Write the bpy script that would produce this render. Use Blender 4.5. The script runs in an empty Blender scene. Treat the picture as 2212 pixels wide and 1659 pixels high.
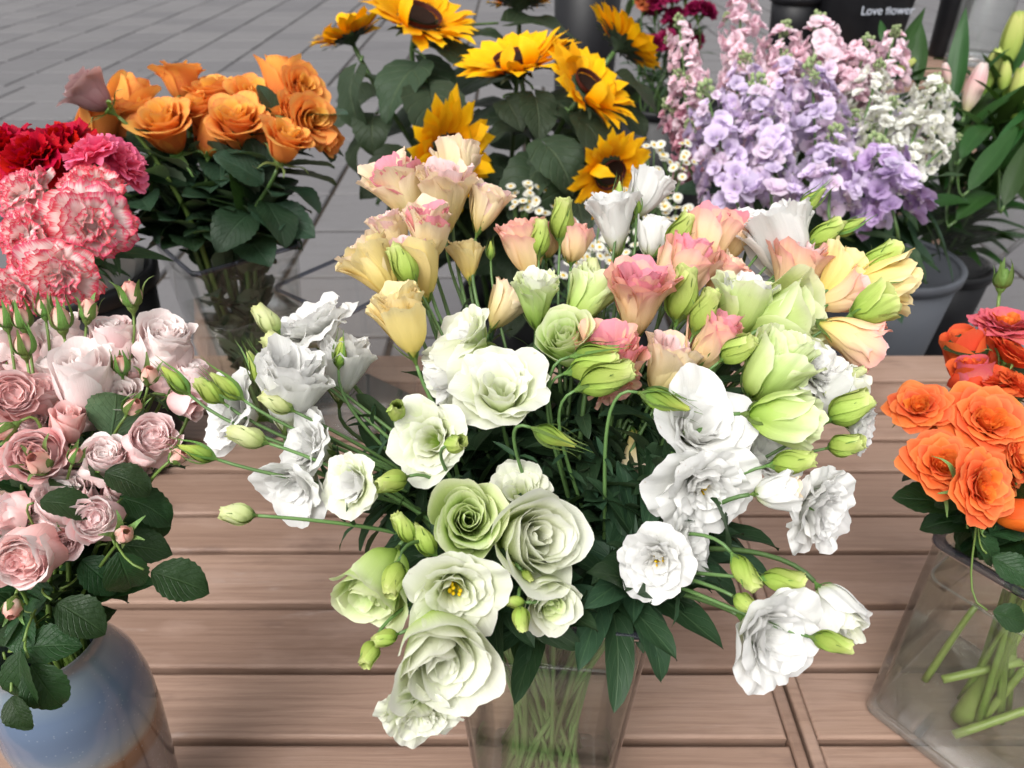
import bpy, math, random
import numpy as np
from mathutils import Vector, Matrix

# ------------------------------------------------------------------ camera, sky, sun, exposure
scene = bpy.context.scene
PITCH = math.radians(33.5)
CAM_Z = 1.25
FV = 0.751 * 2212.0                      # focal length in units of the 2212-wide view used for measuring
cam_data = bpy.data.cameras.new('camera')
cam_data.sensor_width = 36.0
cam_data.lens = 0.751 * 36.0
cam_data.clip_start = 0.02
cam_data.clip_end = 400.0
cam_data.dof.use_dof = True
cam_data.dof.focus_distance = 0.57
cam_data.dof.aperture_fstop = 9.0
cam = bpy.data.objects.new('camera', cam_data)
scene.collection.objects.link(cam)
cam.location = (0, 0, CAM_Z)
cam.rotation_euler = (math.pi / 2 - PITCH, 0, 0)
scene.camera = cam

SUN_ELEV, SUN_AZ = math.radians(52), math.radians(-150)   # azimuth from +Y towards +X
world = bpy.data.worlds.new('World')
scene.world = world
world.use_nodes = True
wn, wl = world.node_tree.nodes, world.node_tree.links
wn.clear()
sky = wn.new('ShaderNodeTexSky')
sky.sky_type = 'NISHITA'
sky.sun_disc = False
sky.sun_elevation = SUN_ELEV
sky.sun_rotation = SUN_AZ
sky.dust_density = 6.0
sky.air_density = 1.0
hs = wn.new('ShaderNodeHueSaturation')
hs.inputs['Saturation'].default_value = 0.1      # thin overcast
bg = wn.new('ShaderNodeBackground')
bg.inputs['Strength'].default_value = 0.15
wo = wn.new('ShaderNodeOutputWorld')
wl.new(sky.outputs[0], hs.inputs['Color'])
wl.new(hs.outputs[0], bg.inputs[0])
wl.new(bg.outputs[0], wo.inputs[0])
sun_data = bpy.data.lights.new('sun', 'SUN')
sun_data.energy = 0.95
sun_data.angle = math.radians(40)
sun_data.color = (1.0, 0.95, 0.87)
sun = bpy.data.objects.new('sun', sun_data)
scene.collection.objects.link(sun)
_d = Vector((math.cos(SUN_ELEV) * math.sin(SUN_AZ), math.cos(SUN_ELEV) * math.cos(SUN_AZ), math.sin(SUN_ELEV)))
sun.rotation_euler = _d.to_track_quat('Z', 'Y').to_euler()
sun.location = _d * 20
vs = scene.view_settings
vs.view_transform = 'Standard'
vs.look = 'None'
vs.gamma = 1.0
vs.exposure = 0.42
scene.cycles.max_bounces = 7
scene.cycles.diffuse_bounces = 4
scene.cycles.glossy_bounces = 2
scene.cycles.transmission_bounces = 4
scene.cycles.transparent_max_bounces = 24
scene.cycles.caustics_reflective = False
scene.cycles.caustics_refractive = False

# ------------------------------------------------------------------ measuring: photo view (2212 x 1659) to world
CR = Vector((1, 0, 0))
CU = Vector((0, math.sin(PITCH), math.cos(PITCH)))
CF = Vector((0, math.cos(PITCH), -math.sin(PITCH)))
CO = Vector((0, 0, CAM_Z))
TABLE = 0.45
def ray(x, y):
    return CF + CR * ((x - 1106.0) / FV) + CU * ((829.5 - y) / FV)
def at_depth(x, y, d):
    return CO + ray(x, y) * d
def at_height(x, y, z):
    r = ray(x, y)
    return CO + r * ((z - CAM_Z) / r.z)
def facing(a, t):
    a, t = math.radians(a), math.radians(t)
    return (-CF * math.cos(t) + (CR * math.cos(a) + CU * math.sin(a)) * math.sin(t)).normalized()

# ------------------------------------------------------------------ scene graph helpers
COL = scene.collection
def tag(o, label=None, cat=None, group=None, kind=None):
    if label: o['label'] = label
    if cat: o['category'] = cat
    if group: o['group'] = group
    if kind: o['kind'] = kind
    return o
def empty(name, loc, label, cat, group=None):
    o = bpy.data.objects.new(name, None)
    o.empty_display_size = 0.02
    COL.objects.link(o)
    o.location = loc
    return tag(o, label, cat, group)
def put(name, mesh, mat=None, parent=None, mx=None):
    o = bpy.data.objects.new(name, mesh)
    COL.objects.link(o)
    if parent is not None: o.parent = parent
    if mx is not None: o.matrix_basis = mx
    if mat is not None:
        o.material_slots[0].link = 'OBJECT'
        o.material_slots[0].material = mat
    return o
def frame(axis, roll=0.0):
    z = Vector(axis).normalized()
    h = Vector((0, 0, 1)) if abs(z.z) < 0.95 else Vector((0, 1, 0))
    x = h.cross(z).normalized()
    y = z.cross(x)
    c, s = math.cos(roll), math.sin(roll)
    x2 = x * c + y * s
    y2 = z.cross(x2)
    return Matrix((x2, y2, z)).transposed()
def xform(loc, rot3, scale=1.0):
    return Matrix.Translation(loc) @ rot3.to_4x4() @ Matrix.Scale(scale, 4)

class MB:
    """collects patches and builds one mesh"""
    def __init__(s): s.v, s.f, s.uv, s.n, s.mi = [], [], [], 0, []
    def grid(s, P, UV=None, wrap=False, mi=0):
        nv, nu = P.shape[:2]
        s.v.append(P.reshape(-1, 3))
        if UV is None:
            a, b = np.meshgrid(np.linspace(0, 1, nu), np.linspace(0, 1, nv))
            UV = np.stack([a, b], -1)
        s.uv.append(UV.reshape(-1, 2))
        m = nu if wrap else nu - 1
        for j in range(nv - 1):
            for i in range(m):
                i2 = (i + 1) % nu
                s.f.append((s.n + j * nu + i, s.n + j * nu + i2, s.n + (j + 1) * nu + i2, s.n + (j + 1) * nu + i))
                s.mi.append(mi)
        s.n += nv * nu
        return s
    def poly(s, V, F, mi=0):
        V = np.asarray(V, float)
        s.v.append(V); s.uv.append(V[:, :2].copy())
        for f in F:
            s.f.append(tuple(s.n + i for i in f)); s.mi.append(mi)
        s.n += len(V)
        return s
    def box(s, c, h, mi=0):
        c, h = np.array(c, float), np.array(h, float)
        V = [c + h * np.array(q) for q in ((-1,-1,-1),(1,-1,-1),(1,1,-1),(-1,1,-1),(-1,-1,1),(1,-1,1),(1,1,1),(-1,1,1))]
        return s.poly(V, [(3,2,1,0),(4,5,6,7),(0,1,5,4),(1,2,6,5),(2,3,7,6),(3,0,4,7)], mi)
    def tube(s, pts, rad, n=6, cap=True, mi=0):
        pts = np.asarray(pts, float); k = len(pts)
        rad = np.broadcast_to(np.asarray(rad, float), (k,))
        T = np.gradient(pts, axis=0); T /= np.linalg.norm(T, axis=1)[:, None] + 1e-12
        ref = np.array([0.31, 0.95, 0.05]); A = np.cross(T, ref); A /= np.linalg.norm(A, axis=1)[:, None] + 1e-12
        B = np.cross(T, A)
        a = np.linspace(0, 2 * np.pi, n, endpoint=False)
        P = pts[:, None] + rad[:, None, None] * (A[:, None] * np.cos(a)[None, :, None] + B[:, None] * np.sin(a)[None, :, None])
        u, v = np.meshgrid(np.linspace(0, 1, n), np.linspace(0, 1, k))
        b0 = s.n
        s.grid(P, np.stack([u, v], -1), wrap=True, mi=mi)
        if cap:
            s.f.append(tuple(b0 + (k - 1) * n + i for i in range(n))); s.mi.append(mi)
            s.f.append(tuple(b0 + i for i in reversed(range(n)))); s.mi.append(mi)
        return s
    def lathe(s, prof, n=32, mi=0, squash=None):
        prof = np.asarray(prof, float)
        a = np.linspace(0, 2 * np.pi, n, endpoint=False)
        P = np.stack([prof[:, 0:1] * np.cos(a), prof[:, 0:1] * np.sin(a), np.repeat(prof[:, 1:2], n, 1)], -1)
        return s.grid(P, None, wrap=True, mi=mi)
    def mesh(s, name, smooth=True, mats=(None,)):
        m = bpy.data.meshes.new(name)
        V = np.concatenate(s.v)
        m.from_pydata(V.tolist(), [], s.f)
        uvl = m.uv_layers.new(name='UVMap')
        UV = np.concatenate(s.uv)
        li = np.empty(len(m.loops), np.int32); m.loops.foreach_get('vertex_index', li)
        uvl.data.foreach_set('uv', UV[li].astype(np.float32).ravel())
        for q in mats: m.materials.append(q)
        if smooth: m.polygons.foreach_set('use_smooth', np.ones(len(m.polygons), bool))
        if any(s.mi): m.polygons.foreach_set('material_index', np.array(s.mi, np.int32))
        m.update()
        return m

# ------------------------------------------------------------------ materials
class NT:
    def __init__(s, name):
        s.m = bpy.data.materials.new(name); s.m.use_nodes = True
        s.t = s.m.node_tree; s.t.nodes.clear()
        s.out = s.t.nodes.new('ShaderNodeOutputMaterial')
    def n(s, typ, **kw):
        x = s.t.nodes.new('ShaderNode' + typ)
        for k, v in kw.items():
            if k in x.inputs: s.set(x.inputs[k], v)
            else: setattr(x, k, v)
        return x
    def set(s, sock, v):
        if isinstance(v, bpy.types.NodeSocket): s.t.links.new(v, sock)
        elif isinstance(v, tuple) and len(v) == 3 and sock.type == 'RGBA': sock.default_value = (*v, 1)
        else: sock.default_value = v
    def math(s, op, a, b=0.0, c=None, clamp=False):
        x = s.t.nodes.new('ShaderNodeMath'); x.operation = op; x.use_clamp = clamp
        s.set(x.inputs[0], a); s.set(x.inputs[1], b)
        if c is not None: s.set(x.inputs[2], c)
        return x.outputs[0]
    def mix(s, f, a, b, typ='MIX'):
        x = s.t.nodes.new('ShaderNodeMix'); x.data_type = 'RGBA'; x.blend_type = typ
        s.set(x.inputs[0], f); s.set(x.inputs[6], a); s.set(x.inputs[7], b)
        return x.outputs[2]
    def ramp(s, f, stops, interp='LINEAR'):
        x = s.t.nodes.new('ShaderNodeValToRGB'); x.color_ramp.interpolation = interp
        e = x.color_ramp.elements
        while len(e) < len(stops): e.new(0.5)
        for q, (p, c) in zip(e, stops):
            q.position = p; q.color = (*c, 1) if len(c) == 3 else c
        s.set(x.inputs[0], f)
        return x.outputs[0]
    def noise(s, vec, scale, detail=3.0, rough=0.5, out='Fac'):
        x = s.n('TexNoise', Scale=scale, Detail=detail, Roughness=rough)
        if vec is not None: s.t.links.new(vec, x.inputs['Vector'])
        return x.outputs[out]
    def mapping(s, vec, scale=(1, 1, 1), loc=(0, 0, 0), rot=(0, 0, 0)):
        x = s.t.nodes.new('ShaderNodeMapping')
        s.t.links.new(vec, x.inputs['Vector'])
        s.set(x.inputs['Scale'], scale); s.set(x.inputs['Rotation'], rot)
        s.set(x.inputs['Location'], loc)
        return x.outputs[0]
    def bump(s, h, strength=0.3, dist=0.001):
        return s.n('Bump', Height=h, Strength=strength, Distance=dist).outputs[0]
    def done(s, sh):
        s.t.links.new(sh, s.out.inputs[0]); return s.m

def petal_mat(name, stops, trans=0.32, rough=0.55, vein=0.25, edge=None, streak=None, var=0.06):
    """stops run from the petal's base (0) to its tip (1)"""
    k = NT(name)
    uv = k.n('UVMap').outputs[0]
    sep = k.n('SeparateXYZ', Vector=uv)
    u, v = sep.outputs[0], sep.outputs[1]
    oi = k.n('ObjectInfo')
    rnd = oi.outputs['Random']
    off = k.n('CombineXYZ', X=k.math('MULTIPLY', rnd, 37.0), Y=0.0, Z=0.0).outputs[0]
    vec = k.n('VectorMath', operation='ADD'); k.t.links.new(uv, vec.inputs[0]); k.t.links.new(off, vec.inputs[1])
    vv = vec.outputs[0]
    blotch = k.noise(vv, 3.0, 3)
    fac = k.math('ADD', v, k.math('MULTIPLY', k.math('SUBTRACT', blotch, 0.5), 0.22), clamp=True)
    col = k.ramp(fac, stops)
    fine = k.noise(k.mapping(vv, (26, 1.6, 1)), 1.6, 3, 0.6)
    if edge:
        ecol, e0, e1, amt = edge
        au = k.math('MULTIPLY', k.math('ABSOLUTE', k.math('SUBTRACT', u, 0.5)), 2.0)
        rim = k.math('MAXIMUM', v, k.math('MULTIPLY', au, k.math('MULTIPLY_ADD', v, 0.5, 0.5)))
        jag = k.math('MULTIPLY_ADD', k.math('SUBTRACT', fine, 0.5), streak or 0.1, rim)
        er = k.n('MapRange', interpolation_type='SMOOTHSTEP')
        for i, val in ((0, jag), (1, e0), (2, e1), (3, 0.0), (4, amt)): k.set(er.inputs[i], val)
        col = k.mix(er.outputs[0], col, ecol)
    col = k.mix(k.math('MULTIPLY', k.math('SUBTRACT', fine, 0.5, clamp=True), 0.5), col, tuple(c * 0.8 for c in stops[len(stops) // 2][1]))
    sp = k.n('MapRange', interpolation_type='SMOOTHSTEP')
    for i, val in ((0, k.noise(vv, 9.0, 2)), (1, 0.66), (2, 0.76), (3, 0.0), (4, 0.4)): k.set(sp.inputs[i], val)
    se = k.n('MapRange', interpolation_type='SMOOTHSTEP')
    for i, val in ((0, v), (1, 0.75), (2, 1.0), (3, 0.05), (4, 1.0)): k.set(se.inputs[i], val)
    col = k.mix(k.math('MULTIPLY', sp.outputs[0], se.outputs[0]), col, (0.42, 0.27, 0.12))
    hv = k.n('HueSaturation', Color=col, Value=k.math('MULTIPLY_ADD', rnd, var * 2, 1 - var), Hue=k.math('MULTIPLY_ADD', rnd, 0.016, 0.492))
    col = hv.outputs[0]
    nrm = k.bump(k.math('MULTIPLY_ADD', blotch, 1.6, fine), vein, 0.0012)
    pb = k.n('BsdfPrincipled', Roughness=rough, Normal=nrm)
    k.set(pb.inputs['Base Color'], col); k.set(pb.inputs['Specular IOR Level'], 0.14)
    tr = k.n('BsdfTranslucent', Color=col, Normal=nrm)
    mx = k.n('MixShader', Fac=trans); k.t.links.new(pb.outputs[0], mx.inputs[1]); k.t.links.new(tr.outputs[0], mx.inputs[2])
    return k.done(mx.outputs[0])

def leaf_mat(name, col, back, vein_col, rough=0.42, nveins=7.0, vein_amt=0.5, trans=0.15, bump=0.5, par=False, var=0.3):
    k = NT(name)
    uv = k.n('UVMap').outputs[0]
    sep = k.n('SeparateXYZ', Vector=uv); u, v = sep.outputs[0], sep.outputs[1]
    oi = k.n('ObjectInfo'); rnd = oi.outputs['Random']
    au = k.math('ABSOLUTE', k.math('SUBTRACT', u, 0.5))
    off = k.n('CombineXYZ', X=k.math('MULTIPLY', rnd, 51.0)).outputs[0]
    vec = k.n('VectorMath', operation='ADD'); k.t.links.new(uv, vec.inputs[0]); k.t.links.new(off, vec.inputs[1]); vv = vec.outputs[0]
    nz = k.noise(vv, 4.0, 4, 0.6)
    if par:
        ph = k.math('MULTIPLY', u, nveins)
    else:
        ph = k.math('MULTIPLY', k.math('SUBTRACT', v, k.math('MULTIPLY', au, 0.75)), nveins)
        ph = k.math('ADD', ph, k.math('MULTIPLY', nz, 0.35))
    fr = k.math('ABSOLUTE', k.math('SUBTRACT', k.math('FRACT', ph), 0.5))
    lat = k.n('MapRange', interpolation_type='SMOOTHSTEP')
    for i, val in ((0, fr), (1, 0.10), (2, 0.0), (3, 0.0), (4, 0.55)): k.set(lat.inputs[i], val)
    mid = k.n('MapRange', interpolation_type='SMOOTHSTEP')
    for i, val in ((0, au), (1, 0.035), (2, 0.008), (3, 0.0), (4, 1.0)): k.set(mid.inputs[i], val)
    vn = k.math('MAXIMUM', lat.outputs[0], mid.outputs[0])
    fine = k.noise(vv, 22.0, 3, 0.6)
    base = k.mix(nz, tuple(c * 0.7 for c in col), tuple(min(1, c * 1.3) for c in col))
    base = k.mix(k.math('MULTIPLY', k.math('SUBTRACT', fine, 0.55, clamp=True), 0.6), base, vein_col)
    base = k.mix(k.math('MULTIPLY', vn, vein_amt), base, vein_col)
    geo = k.n('NewGeometry')
    base = k.mix(geo.outputs['Backfacing'], base, k.mix(k.math('MULTIPLY', vn, vein_amt), back, vein_col))
    hv = k.n('HueSaturation', Color=base, Value=k.math('MULTIPLY_ADD', rnd, var * 2, 1 - var), Hue=k.math('MULTIPLY_ADD', rnd, 0.05, 0.47))
    h = k.math('SUBTRACT', k.math('MULTIPLY', nz, 1.2), k.math('MULTIPLY', vn, 0.7))
    nrm = k.bump(h, bump, 0.003)
    pb = k.n('BsdfPrincipled', Roughness=k.math('MULTIPLY_ADD', fine, 0.25, rough - 0.1), Normal=nrm)
    k.set(pb.inputs['Base Color'], hv.outputs[0]); pb.inputs['Specular IOR Level'].default_value = 0.28
    tr = k.n('BsdfTranslucent', Color=k.mix(0.6, hv.outputs[0], (0.12, 0.3, 0.03)))
    mx = k.n('MixShader', Fac=trans); k.t.links.new(pb.outputs[0], mx.inputs[1]); k.t.links.new(tr.outputs[0], mx.inputs[2])
    return k.done(mx.outputs[0])

def stem_mat(name, col, col2, rough=0.45):
    k = NT(name)
    tc = k.n('TexCoord').outputs['Object']
    oi = k.n('ObjectInfo')
    nz = k.noise(tc, 60.0, 3, 0.6)
    c = k.mix(nz, col, col2)
    c = k.n('HueSaturation', Color=c, Value=k.math('MULTIPLY_ADD', oi.outputs['Random'], 0.4, 0.8)).outputs[0]
    pb = k.n('BsdfPrincipled', Roughness=rough, Normal=k.bump(nz, 0.3, 0.001)); k.set(pb.inputs['Base Color'], c)
    return k.done(pb.outputs[0])

def clear_mat(name, tint=(0.93, 0.94, 0.94), ior=1.45, rough=0.03, haze=0.0, gloss=1.0, haze_col=(0.75, 0.75, 0.73), smudge=True):
    """thin clear plastic or glass: see-through with a Fresnel reflection and a little haze"""
    k = NT(name)
    lw = k.n('LayerWeight', Blend=0.5)
    f0 = ((ior - 1) / (ior + 1)) ** 2
    fr = k.math('MULTIPLY_ADD', k.math('POWER', lw.outputs['Facing'], 5.0), 1 - f0, f0)
    tcn = k.n('TexCoord').outputs['Object']
    tb = k.n('BsdfTransparent', Color=tint)
    gl = k.n('BsdfGlossy', Roughness=rough)
    m1 = k.n('MixShader', Fac=k.math('MULTIPLY', fr, gloss, clamp=True))
    k.t.links.new(tb.outputs[0], m1.inputs[1]); k.t.links.new(gl.outputs[0], m1.inputs[2])
    df = k.n('BsdfDiffuse', Color=haze_col)
    nz = k.noise(tcn, 22.0, 5, 0.65)
    m2 = k.n('MixShader', Fac=k.math('MULTIPLY', nz, haze * 2) if smudge else haze)
    k.t.links.new(m1.outputs[0], m2.inputs[1]); k.t.links.new(df.outputs[0], m2.inputs[2])
    return k.done(m2.outputs[0])

def plain_mat(name, col, rough=0.5, spec=0.4, nscale=30.0, var=0.25, bump=0.15):
    k = NT(name)
    tc = k.n('TexCoord').outputs['Object']
    nz = k.noise(tc, nscale, 5, 0.6)
    c = k.mix(nz, tuple(x * (1 - var) for x in col), tuple(min(1, x * (1 + var)) for x in col))
    pb = k.n('BsdfPrincipled', Roughness=k.math('MULTIPLY_ADD', nz, 0.2, rough - 0.1), Normal=k.bump(nz, bump, 0.002))
    k.set(pb.inputs['Base Color'], c); pb.inputs['Specular IOR Level'].default_value = spec
    return k.done(pb.outputs[0])

G0 = (0.36, 0.52, 0.07)
MAT = {}
P = petal_mat
MAT['white'] = P('white_petal', [(0.0, (0.42, 0.56, 0.1)), (0.18, (0.76, 0.8, 0.54)), (0.4, (0.86, 0.86, 0.82)), (1.0, (0.89, 0.885, 0.87))], trans=0.36)
MAT['ivory'] = P('ivory_petal', [(0.0, (0.26, 0.46, 0.03)), (0.28, (0.54, 0.7, 0.17)), (0.55, (0.77, 0.84, 0.5)), (0.85, (0.86, 0.88, 0.73)), (1.0, (0.89, 0.895, 0.8))], trans=0.36)
MAT['lime'] = P('lime_petal', [(0.0, (0.26, 0.45, 0.04)), (0.4, (0.47, 0.64, 0.15)), (0.8, (0.66, 0.78, 0.34)), (1.0, (0.83, 0.87, 0.6))], trans=0.32)
MAT['cream'] = P('cream_petal', [(0.0, (0.45, 0.52, 0.08)), (0.18, (0.88, 0.72, 0.28)), (0.6, (0.92, 0.78, 0.45)), (1.0, (0.93, 0.8, 0.6))], trans=0.3, edge=((0.92, 0.6, 0.54), 0.93, 1.05, 0.5), streak=0.3)
MAT['yellow'] = P('yellow_petal', [(0.0, (0.42, 0.5, 0.05)), (0.2, (0.88, 0.69, 0.2)), (0.8, (0.91, 0.75, 0.34)), (1.0, (0.92, 0.79, 0.46))], trans=0.3)
MAT['peach'] = P('peach_petal', [(0.0, (0.5, 0.5, 0.08)), (0.2, (0.9, 0.68, 0.27)), (0.6, (0.92, 0.69, 0.4)), (0.85, (0.92, 0.63, 0.45)), (1.0, (0.91, 0.48, 0.43))], trans=0.3)
MAT['blush'] = P('blush_petal', [(0.0, (0.84, 0.66, 0.34)), (0.45, (0.89, 0.68, 0.5)), (0.8, (0.9, 0.62, 0.58)), (1.0, (0.9, 0.68, 0.69))], trans=0.32)
MAT['pinkin'] = P('pink_inner_petal', [(0.0, (0.87, 0.52, 0.25)), (0.5, (0.89, 0.45, 0.4)), (1.0, (0.88, 0.36, 0.45))], trans=0.32)
MAT['bud'] = P('bud_petal', [(0.0, (0.2, 0.32, 0.04)), (0.4, (0.36, 0.49, 0.09)), (0.85, (0.5, 0.6, 0.16)), (1.0, (0.64, 0.7, 0.28))], trans=0.25, vein=0.5, var=0.16)
MAT['budpale'] = P('pale_bud_petal', [(0.0, (0.3, 0.43, 0.08)), (0.4, (0.6, 0.67, 0.3)), (0.85, (0.72, 0.75, 0.42)), (1.0, (0.72, 0.76, 0.36))], trans=0.25, vein=0.5, var=0.1)
MAT['budthin'] = P('young_bud_petal', [(0.0, (0.1, 0.2, 0.03)), (0.5, (0.25, 0.36, 0.06)), (1.0, (0.5, 0.55, 0.12))], trans=0.15)
MAT['rpink'] = P('pink_rose_petal', [(0.0, (0.94, 0.7, 0.6)), (0.3, (0.96, 0.58, 0.57)), (0.7, (0.97, 0.69, 0.68)), (1.0, (0.97, 0.82, 0.81))], trans=0.25)
MAT['rpale'] = P('pale_rose_petal', [(0.0, (0.93, 0.78, 0.68)), (0.3, (0.96, 0.73, 0.71)), (0.7, (0.97, 0.82, 0.8)), (1.0, (0.97, 0.9, 0.88))], trans=0.25)
MAT['rdeep'] = P('deep_rose_petal', [(0.0, (0.94, 0.62, 0.5)), (0.4, (0.95, 0.53, 0.51)), (1.0, (0.96, 0.68, 0.66))], trans=0.25)
MAT['rbud'] = P('rose_bud_petal', [(0.0, (0.7, 0.7, 0.45)), (0.5, (0.86, 0.64, 0.52)), (1.0, (0.84, 0.42, 0.36))], trans=0.25)
MAT['orin'] = P('orange_rose_inner', [(0.0, (0.88, 0.32, 0.02)), (0.5, (0.92, 0.4, 0.04)), (0.9, (0.93, 0.5, 0.09)), (1.0, (0.93, 0.56, 0.15))], edge=((0.85, 0.2, 0.07), 0.95, 1.04, 0.6), streak=0.12, trans=0.33)
MAT['orout'] = P('orange_rose_outer', [(0.0, (0.86, 0.38, 0.06)), (0.4, (0.88, 0.28, 0.07)), (0.8, (0.92, 0.38, 0.08)), (1.0, (0.92, 0.48, 0.12))], edge=((0.82, 0.13, 0.07), 0.93, 1.05, 0.65), streak=0.25, trans=0.33)
MAT['mauve'] = P('mauve_rose_petal', [(0.0, (0.3, 0.1, 0.12)), (0.4, (0.48, 0.25, 0.27)), (1.0, (0.58, 0.38, 0.38))])
MAT['mauvein'] = P('wine_rose_petal', [(0.0, (0.25, 0.05, 0.08)), (1.0, (0.36, 0.08, 0.12))])
MAT['osin'] = P('orange_spray_inner', [(0.0, (0.84, 0.2, 0.02)), (0.6, (0.84, 0.16, 0.02)), (1.0, (0.88, 0.25, 0.05))])
MAT['osout'] = P('orange_spray_outer', [(0.0, (0.82, 0.15, 0.03)), (0.5, (0.84, 0.13, 0.03)), (0.85, (0.88, 0.18, 0.05)), (1.0, (0.9, 0.27, 0.09))])
MAT['coral'] = P('coral_spray_petal', [(0.0, (0.84, 0.2, 0.03)), (0.5, (0.78, 0.1, 0.03)), (1.0, (0.82, 0.15, 0.05))])
MAT['pinkback'] = P('rose_back_petal', [(0.0, (0.85, 0.4, 0.1)), (0.5, (0.78, 0.22, 0.16)), (1.0, (0.75, 0.15, 0.2))])
MAT['cared'] = P('red_carnation_petal', [(0.0, (0.22, 0.0, 0.008)), (0.6, (0.4, 0.002, 0.012)), (1.0, (0.52, 0.004, 0.022))], trans=0.25)
MAT['capink'] = P('hot_pink_carnation_petal', [(0.0, (0.8, 0.1, 0.2)), (0.6, (0.93, 0.12, 0.28)), (1.0, (0.95, 0.24, 0.4))], trans=0.3)
MAT['cabi'] = P('edged_carnation_petal', [(0.0, (0.9, 0.55, 0.5)), (0.5, (0.93, 0.7, 0.66)), (1.0, (0.93, 0.82, 0.79))], edge=((0.84, 0.05, 0.13), 0.82, 1.0, 0.95), streak=0.34, trans=0.32)
MAT['sun'] = P('sunflower_ray', [(0.0, (0.84, 0.27, 0.0)), (0.4, (0.92, 0.43, 0.002)), (1.0, (0.94, 0.53, 0.008))], trans=0.22, vein=0.5)
MAT['spink'] = P('stock_pink', [(0.0, (0.65, 0.58, 0.42)), (0.3, (0.82, 0.54, 0.62)), (1.0, (0.87, 0.66, 0.74))], var=0.12, trans=0.3)
MAT['srose'] = P('stock_rose', [(0.0, (0.5, 0.35, 0.3)), (0.3, (0.6, 0.26, 0.36)), (1.0, (0.7, 0.38, 0.46))], var=0.12)
MAT['slilac'] = P('stock_lilac', [(0.0, (0.5, 0.5, 0.4)), (0.3, (0.62, 0.5, 0.72)), (1.0, (0.74, 0.64, 0.82))], var=0.14, trans=0.3)
MAT['slilac2'] = P('stock_pale_lilac', [(0.0, (0.55, 0.55, 0.4)), (0.3, (0.72, 0.56, 0.72)), (1.0, (0.82, 0.7, 0.82))], var=0.1, trans=0.3)
MAT['spink2'] = P('stock_pale_pink', [(0.0, (0.65, 0.6, 0.45)), (0.3, (0.84, 0.62, 0.68)), (1.0, (0.88, 0.74, 0.8))], var=0.1, trans=0.3)
MAT['spurple'] = P('stock_purple', [(0.0, (0.4, 0.38, 0.35)), (0.3, (0.42, 0.27, 0.52)), (1.0, (0.54, 0.4, 0.64))], var=0.14)
MAT['swhite'] = P('stock_white', [(0.0, (0.5, 0.6, 0.2)), (0.3, (0.8, 0.79, 0.68)), (1.0, (0.86, 0.86, 0.82))])
MAT['sbud'] = P('stock_bud', [(0.0, (0.16, 0.24, 0.1)), (0.6, (0.33, 0.4, 0.2)), (1.0, (0.5, 0.52, 0.3))], trans=0.1)
MAT['daisy'] = P('daisy_petal', [(0.0, (0.8, 0.8, 0.6)), (1.0, (0.85, 0.85, 0.83))])
MAT['crimson'] = P('crimson_petal', [(0.0, (0.1, 0.0, 0.02)), (1.0, (0.24, 0.008, 0.06))], trans=0.15)
MAT['rust'] = P('rust_petal', [(0.0, (0.4, 0.08, 0.02)), (1.0, (0.5, 0.14, 0.05))], trans=0.15)
MAT['lily'] = P('lily_bud_petal', [(0.0, (0.16, 0.3, 0.04)), (0.5, (0.36, 0.45, 0.1)), (0.9, (0.5, 0.52, 0.17)), (1.0, (0.3, 0.4, 0.08))], trans=0.15)
MAT['lilypink'] = P('lily_pink_petal', [(0.0, (0.5, 0.5, 0.2)), (0.3, (0.8, 0.66, 0.55)), (0.7, (0.8, 0.5, 0.5)), (1.0, (0.84, 0.72, 0.68))])
MAT['sepal'] = leaf_mat('sepal_green', (0.13, 0.24, 0.05), (0.2, 0.32, 0.1), (0.24, 0.36, 0.12), vein_amt=0.3)
MAT['leaf_lisi'] = leaf_mat('lisianthus_leaf', (0.024, 0.058, 0.027), (0.055, 0.095, 0.05), (0.09, 0.16, 0.07), vein_amt=0.35, rough=0.5, nveins=5, bump=0.3)
MAT['leaf_rose'] = leaf_mat('rose_leaf', (0.018, 0.05, 0.016), (0.09, 0.14, 0.075), (0.065, 0.13, 0.045), vein_amt=0.22, rough=0.4, nveins=8)
MAT['leaf_rose2'] = leaf_mat('back_rose_leaf', (0.025, 0.055, 0.03), (0.13, 0.18, 0.115), (0.07, 0.12, 0.07), vein_amt=0.3, rough=0.4, nveins=9)
MAT['leaf_sun'] = leaf_mat('sunflower_leaf', (0.03, 0.05, 0.026), (0.075, 0.105, 0.06), (0.09, 0.12, 0.06), vein_amt=0.5, rough=0.55, nveins=6, bump=0.9)
MAT['leaf_lily'] = leaf_mat('lily_leaf', (0.02, 0.06, 0.013), (0.045, 0.1, 0.025), (0.04, 0.1, 0.025), vein_amt=0.5, rough=0.35, nveins=9, par=True, bump=0.3)
MAT['leaf_stock'] = leaf_mat('stock_leaf', (0.03, 0.065, 0.027), (0.09, 0.14, 0.07), (0.1, 0.16, 0.08), rough=0.5)
MAT['stem'] = stem_mat('flower_stem', (0.07, 0.15, 0.045), (0.14, 0.25, 0.075))
MAT['stem_dark'] = stem_mat('dark_stem', (0.05, 0.11, 0.03), (0.1, 0.17, 0.05))
MAT['stem_rose'] = stem_mat('rose_stem', (0.1, 0.17, 0.03), (0.17, 0.26, 0.06))
MAT['stamen'] = plain_mat('yellow_anther', (0.75, 0.5, 0.01), 0.7, 0.2, 200)
MAT['disc'] = plain_mat('sunflower_disc', (0.032, 0.017, 0.012), 0.85, 0.1, 700, 0.6, 0.9)
MAT['discring'] = plain_mat('disc_florets', (0.075, 0.018, 0.012), 0.8, 0.15, 400, 0.4, 0.4)

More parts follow.
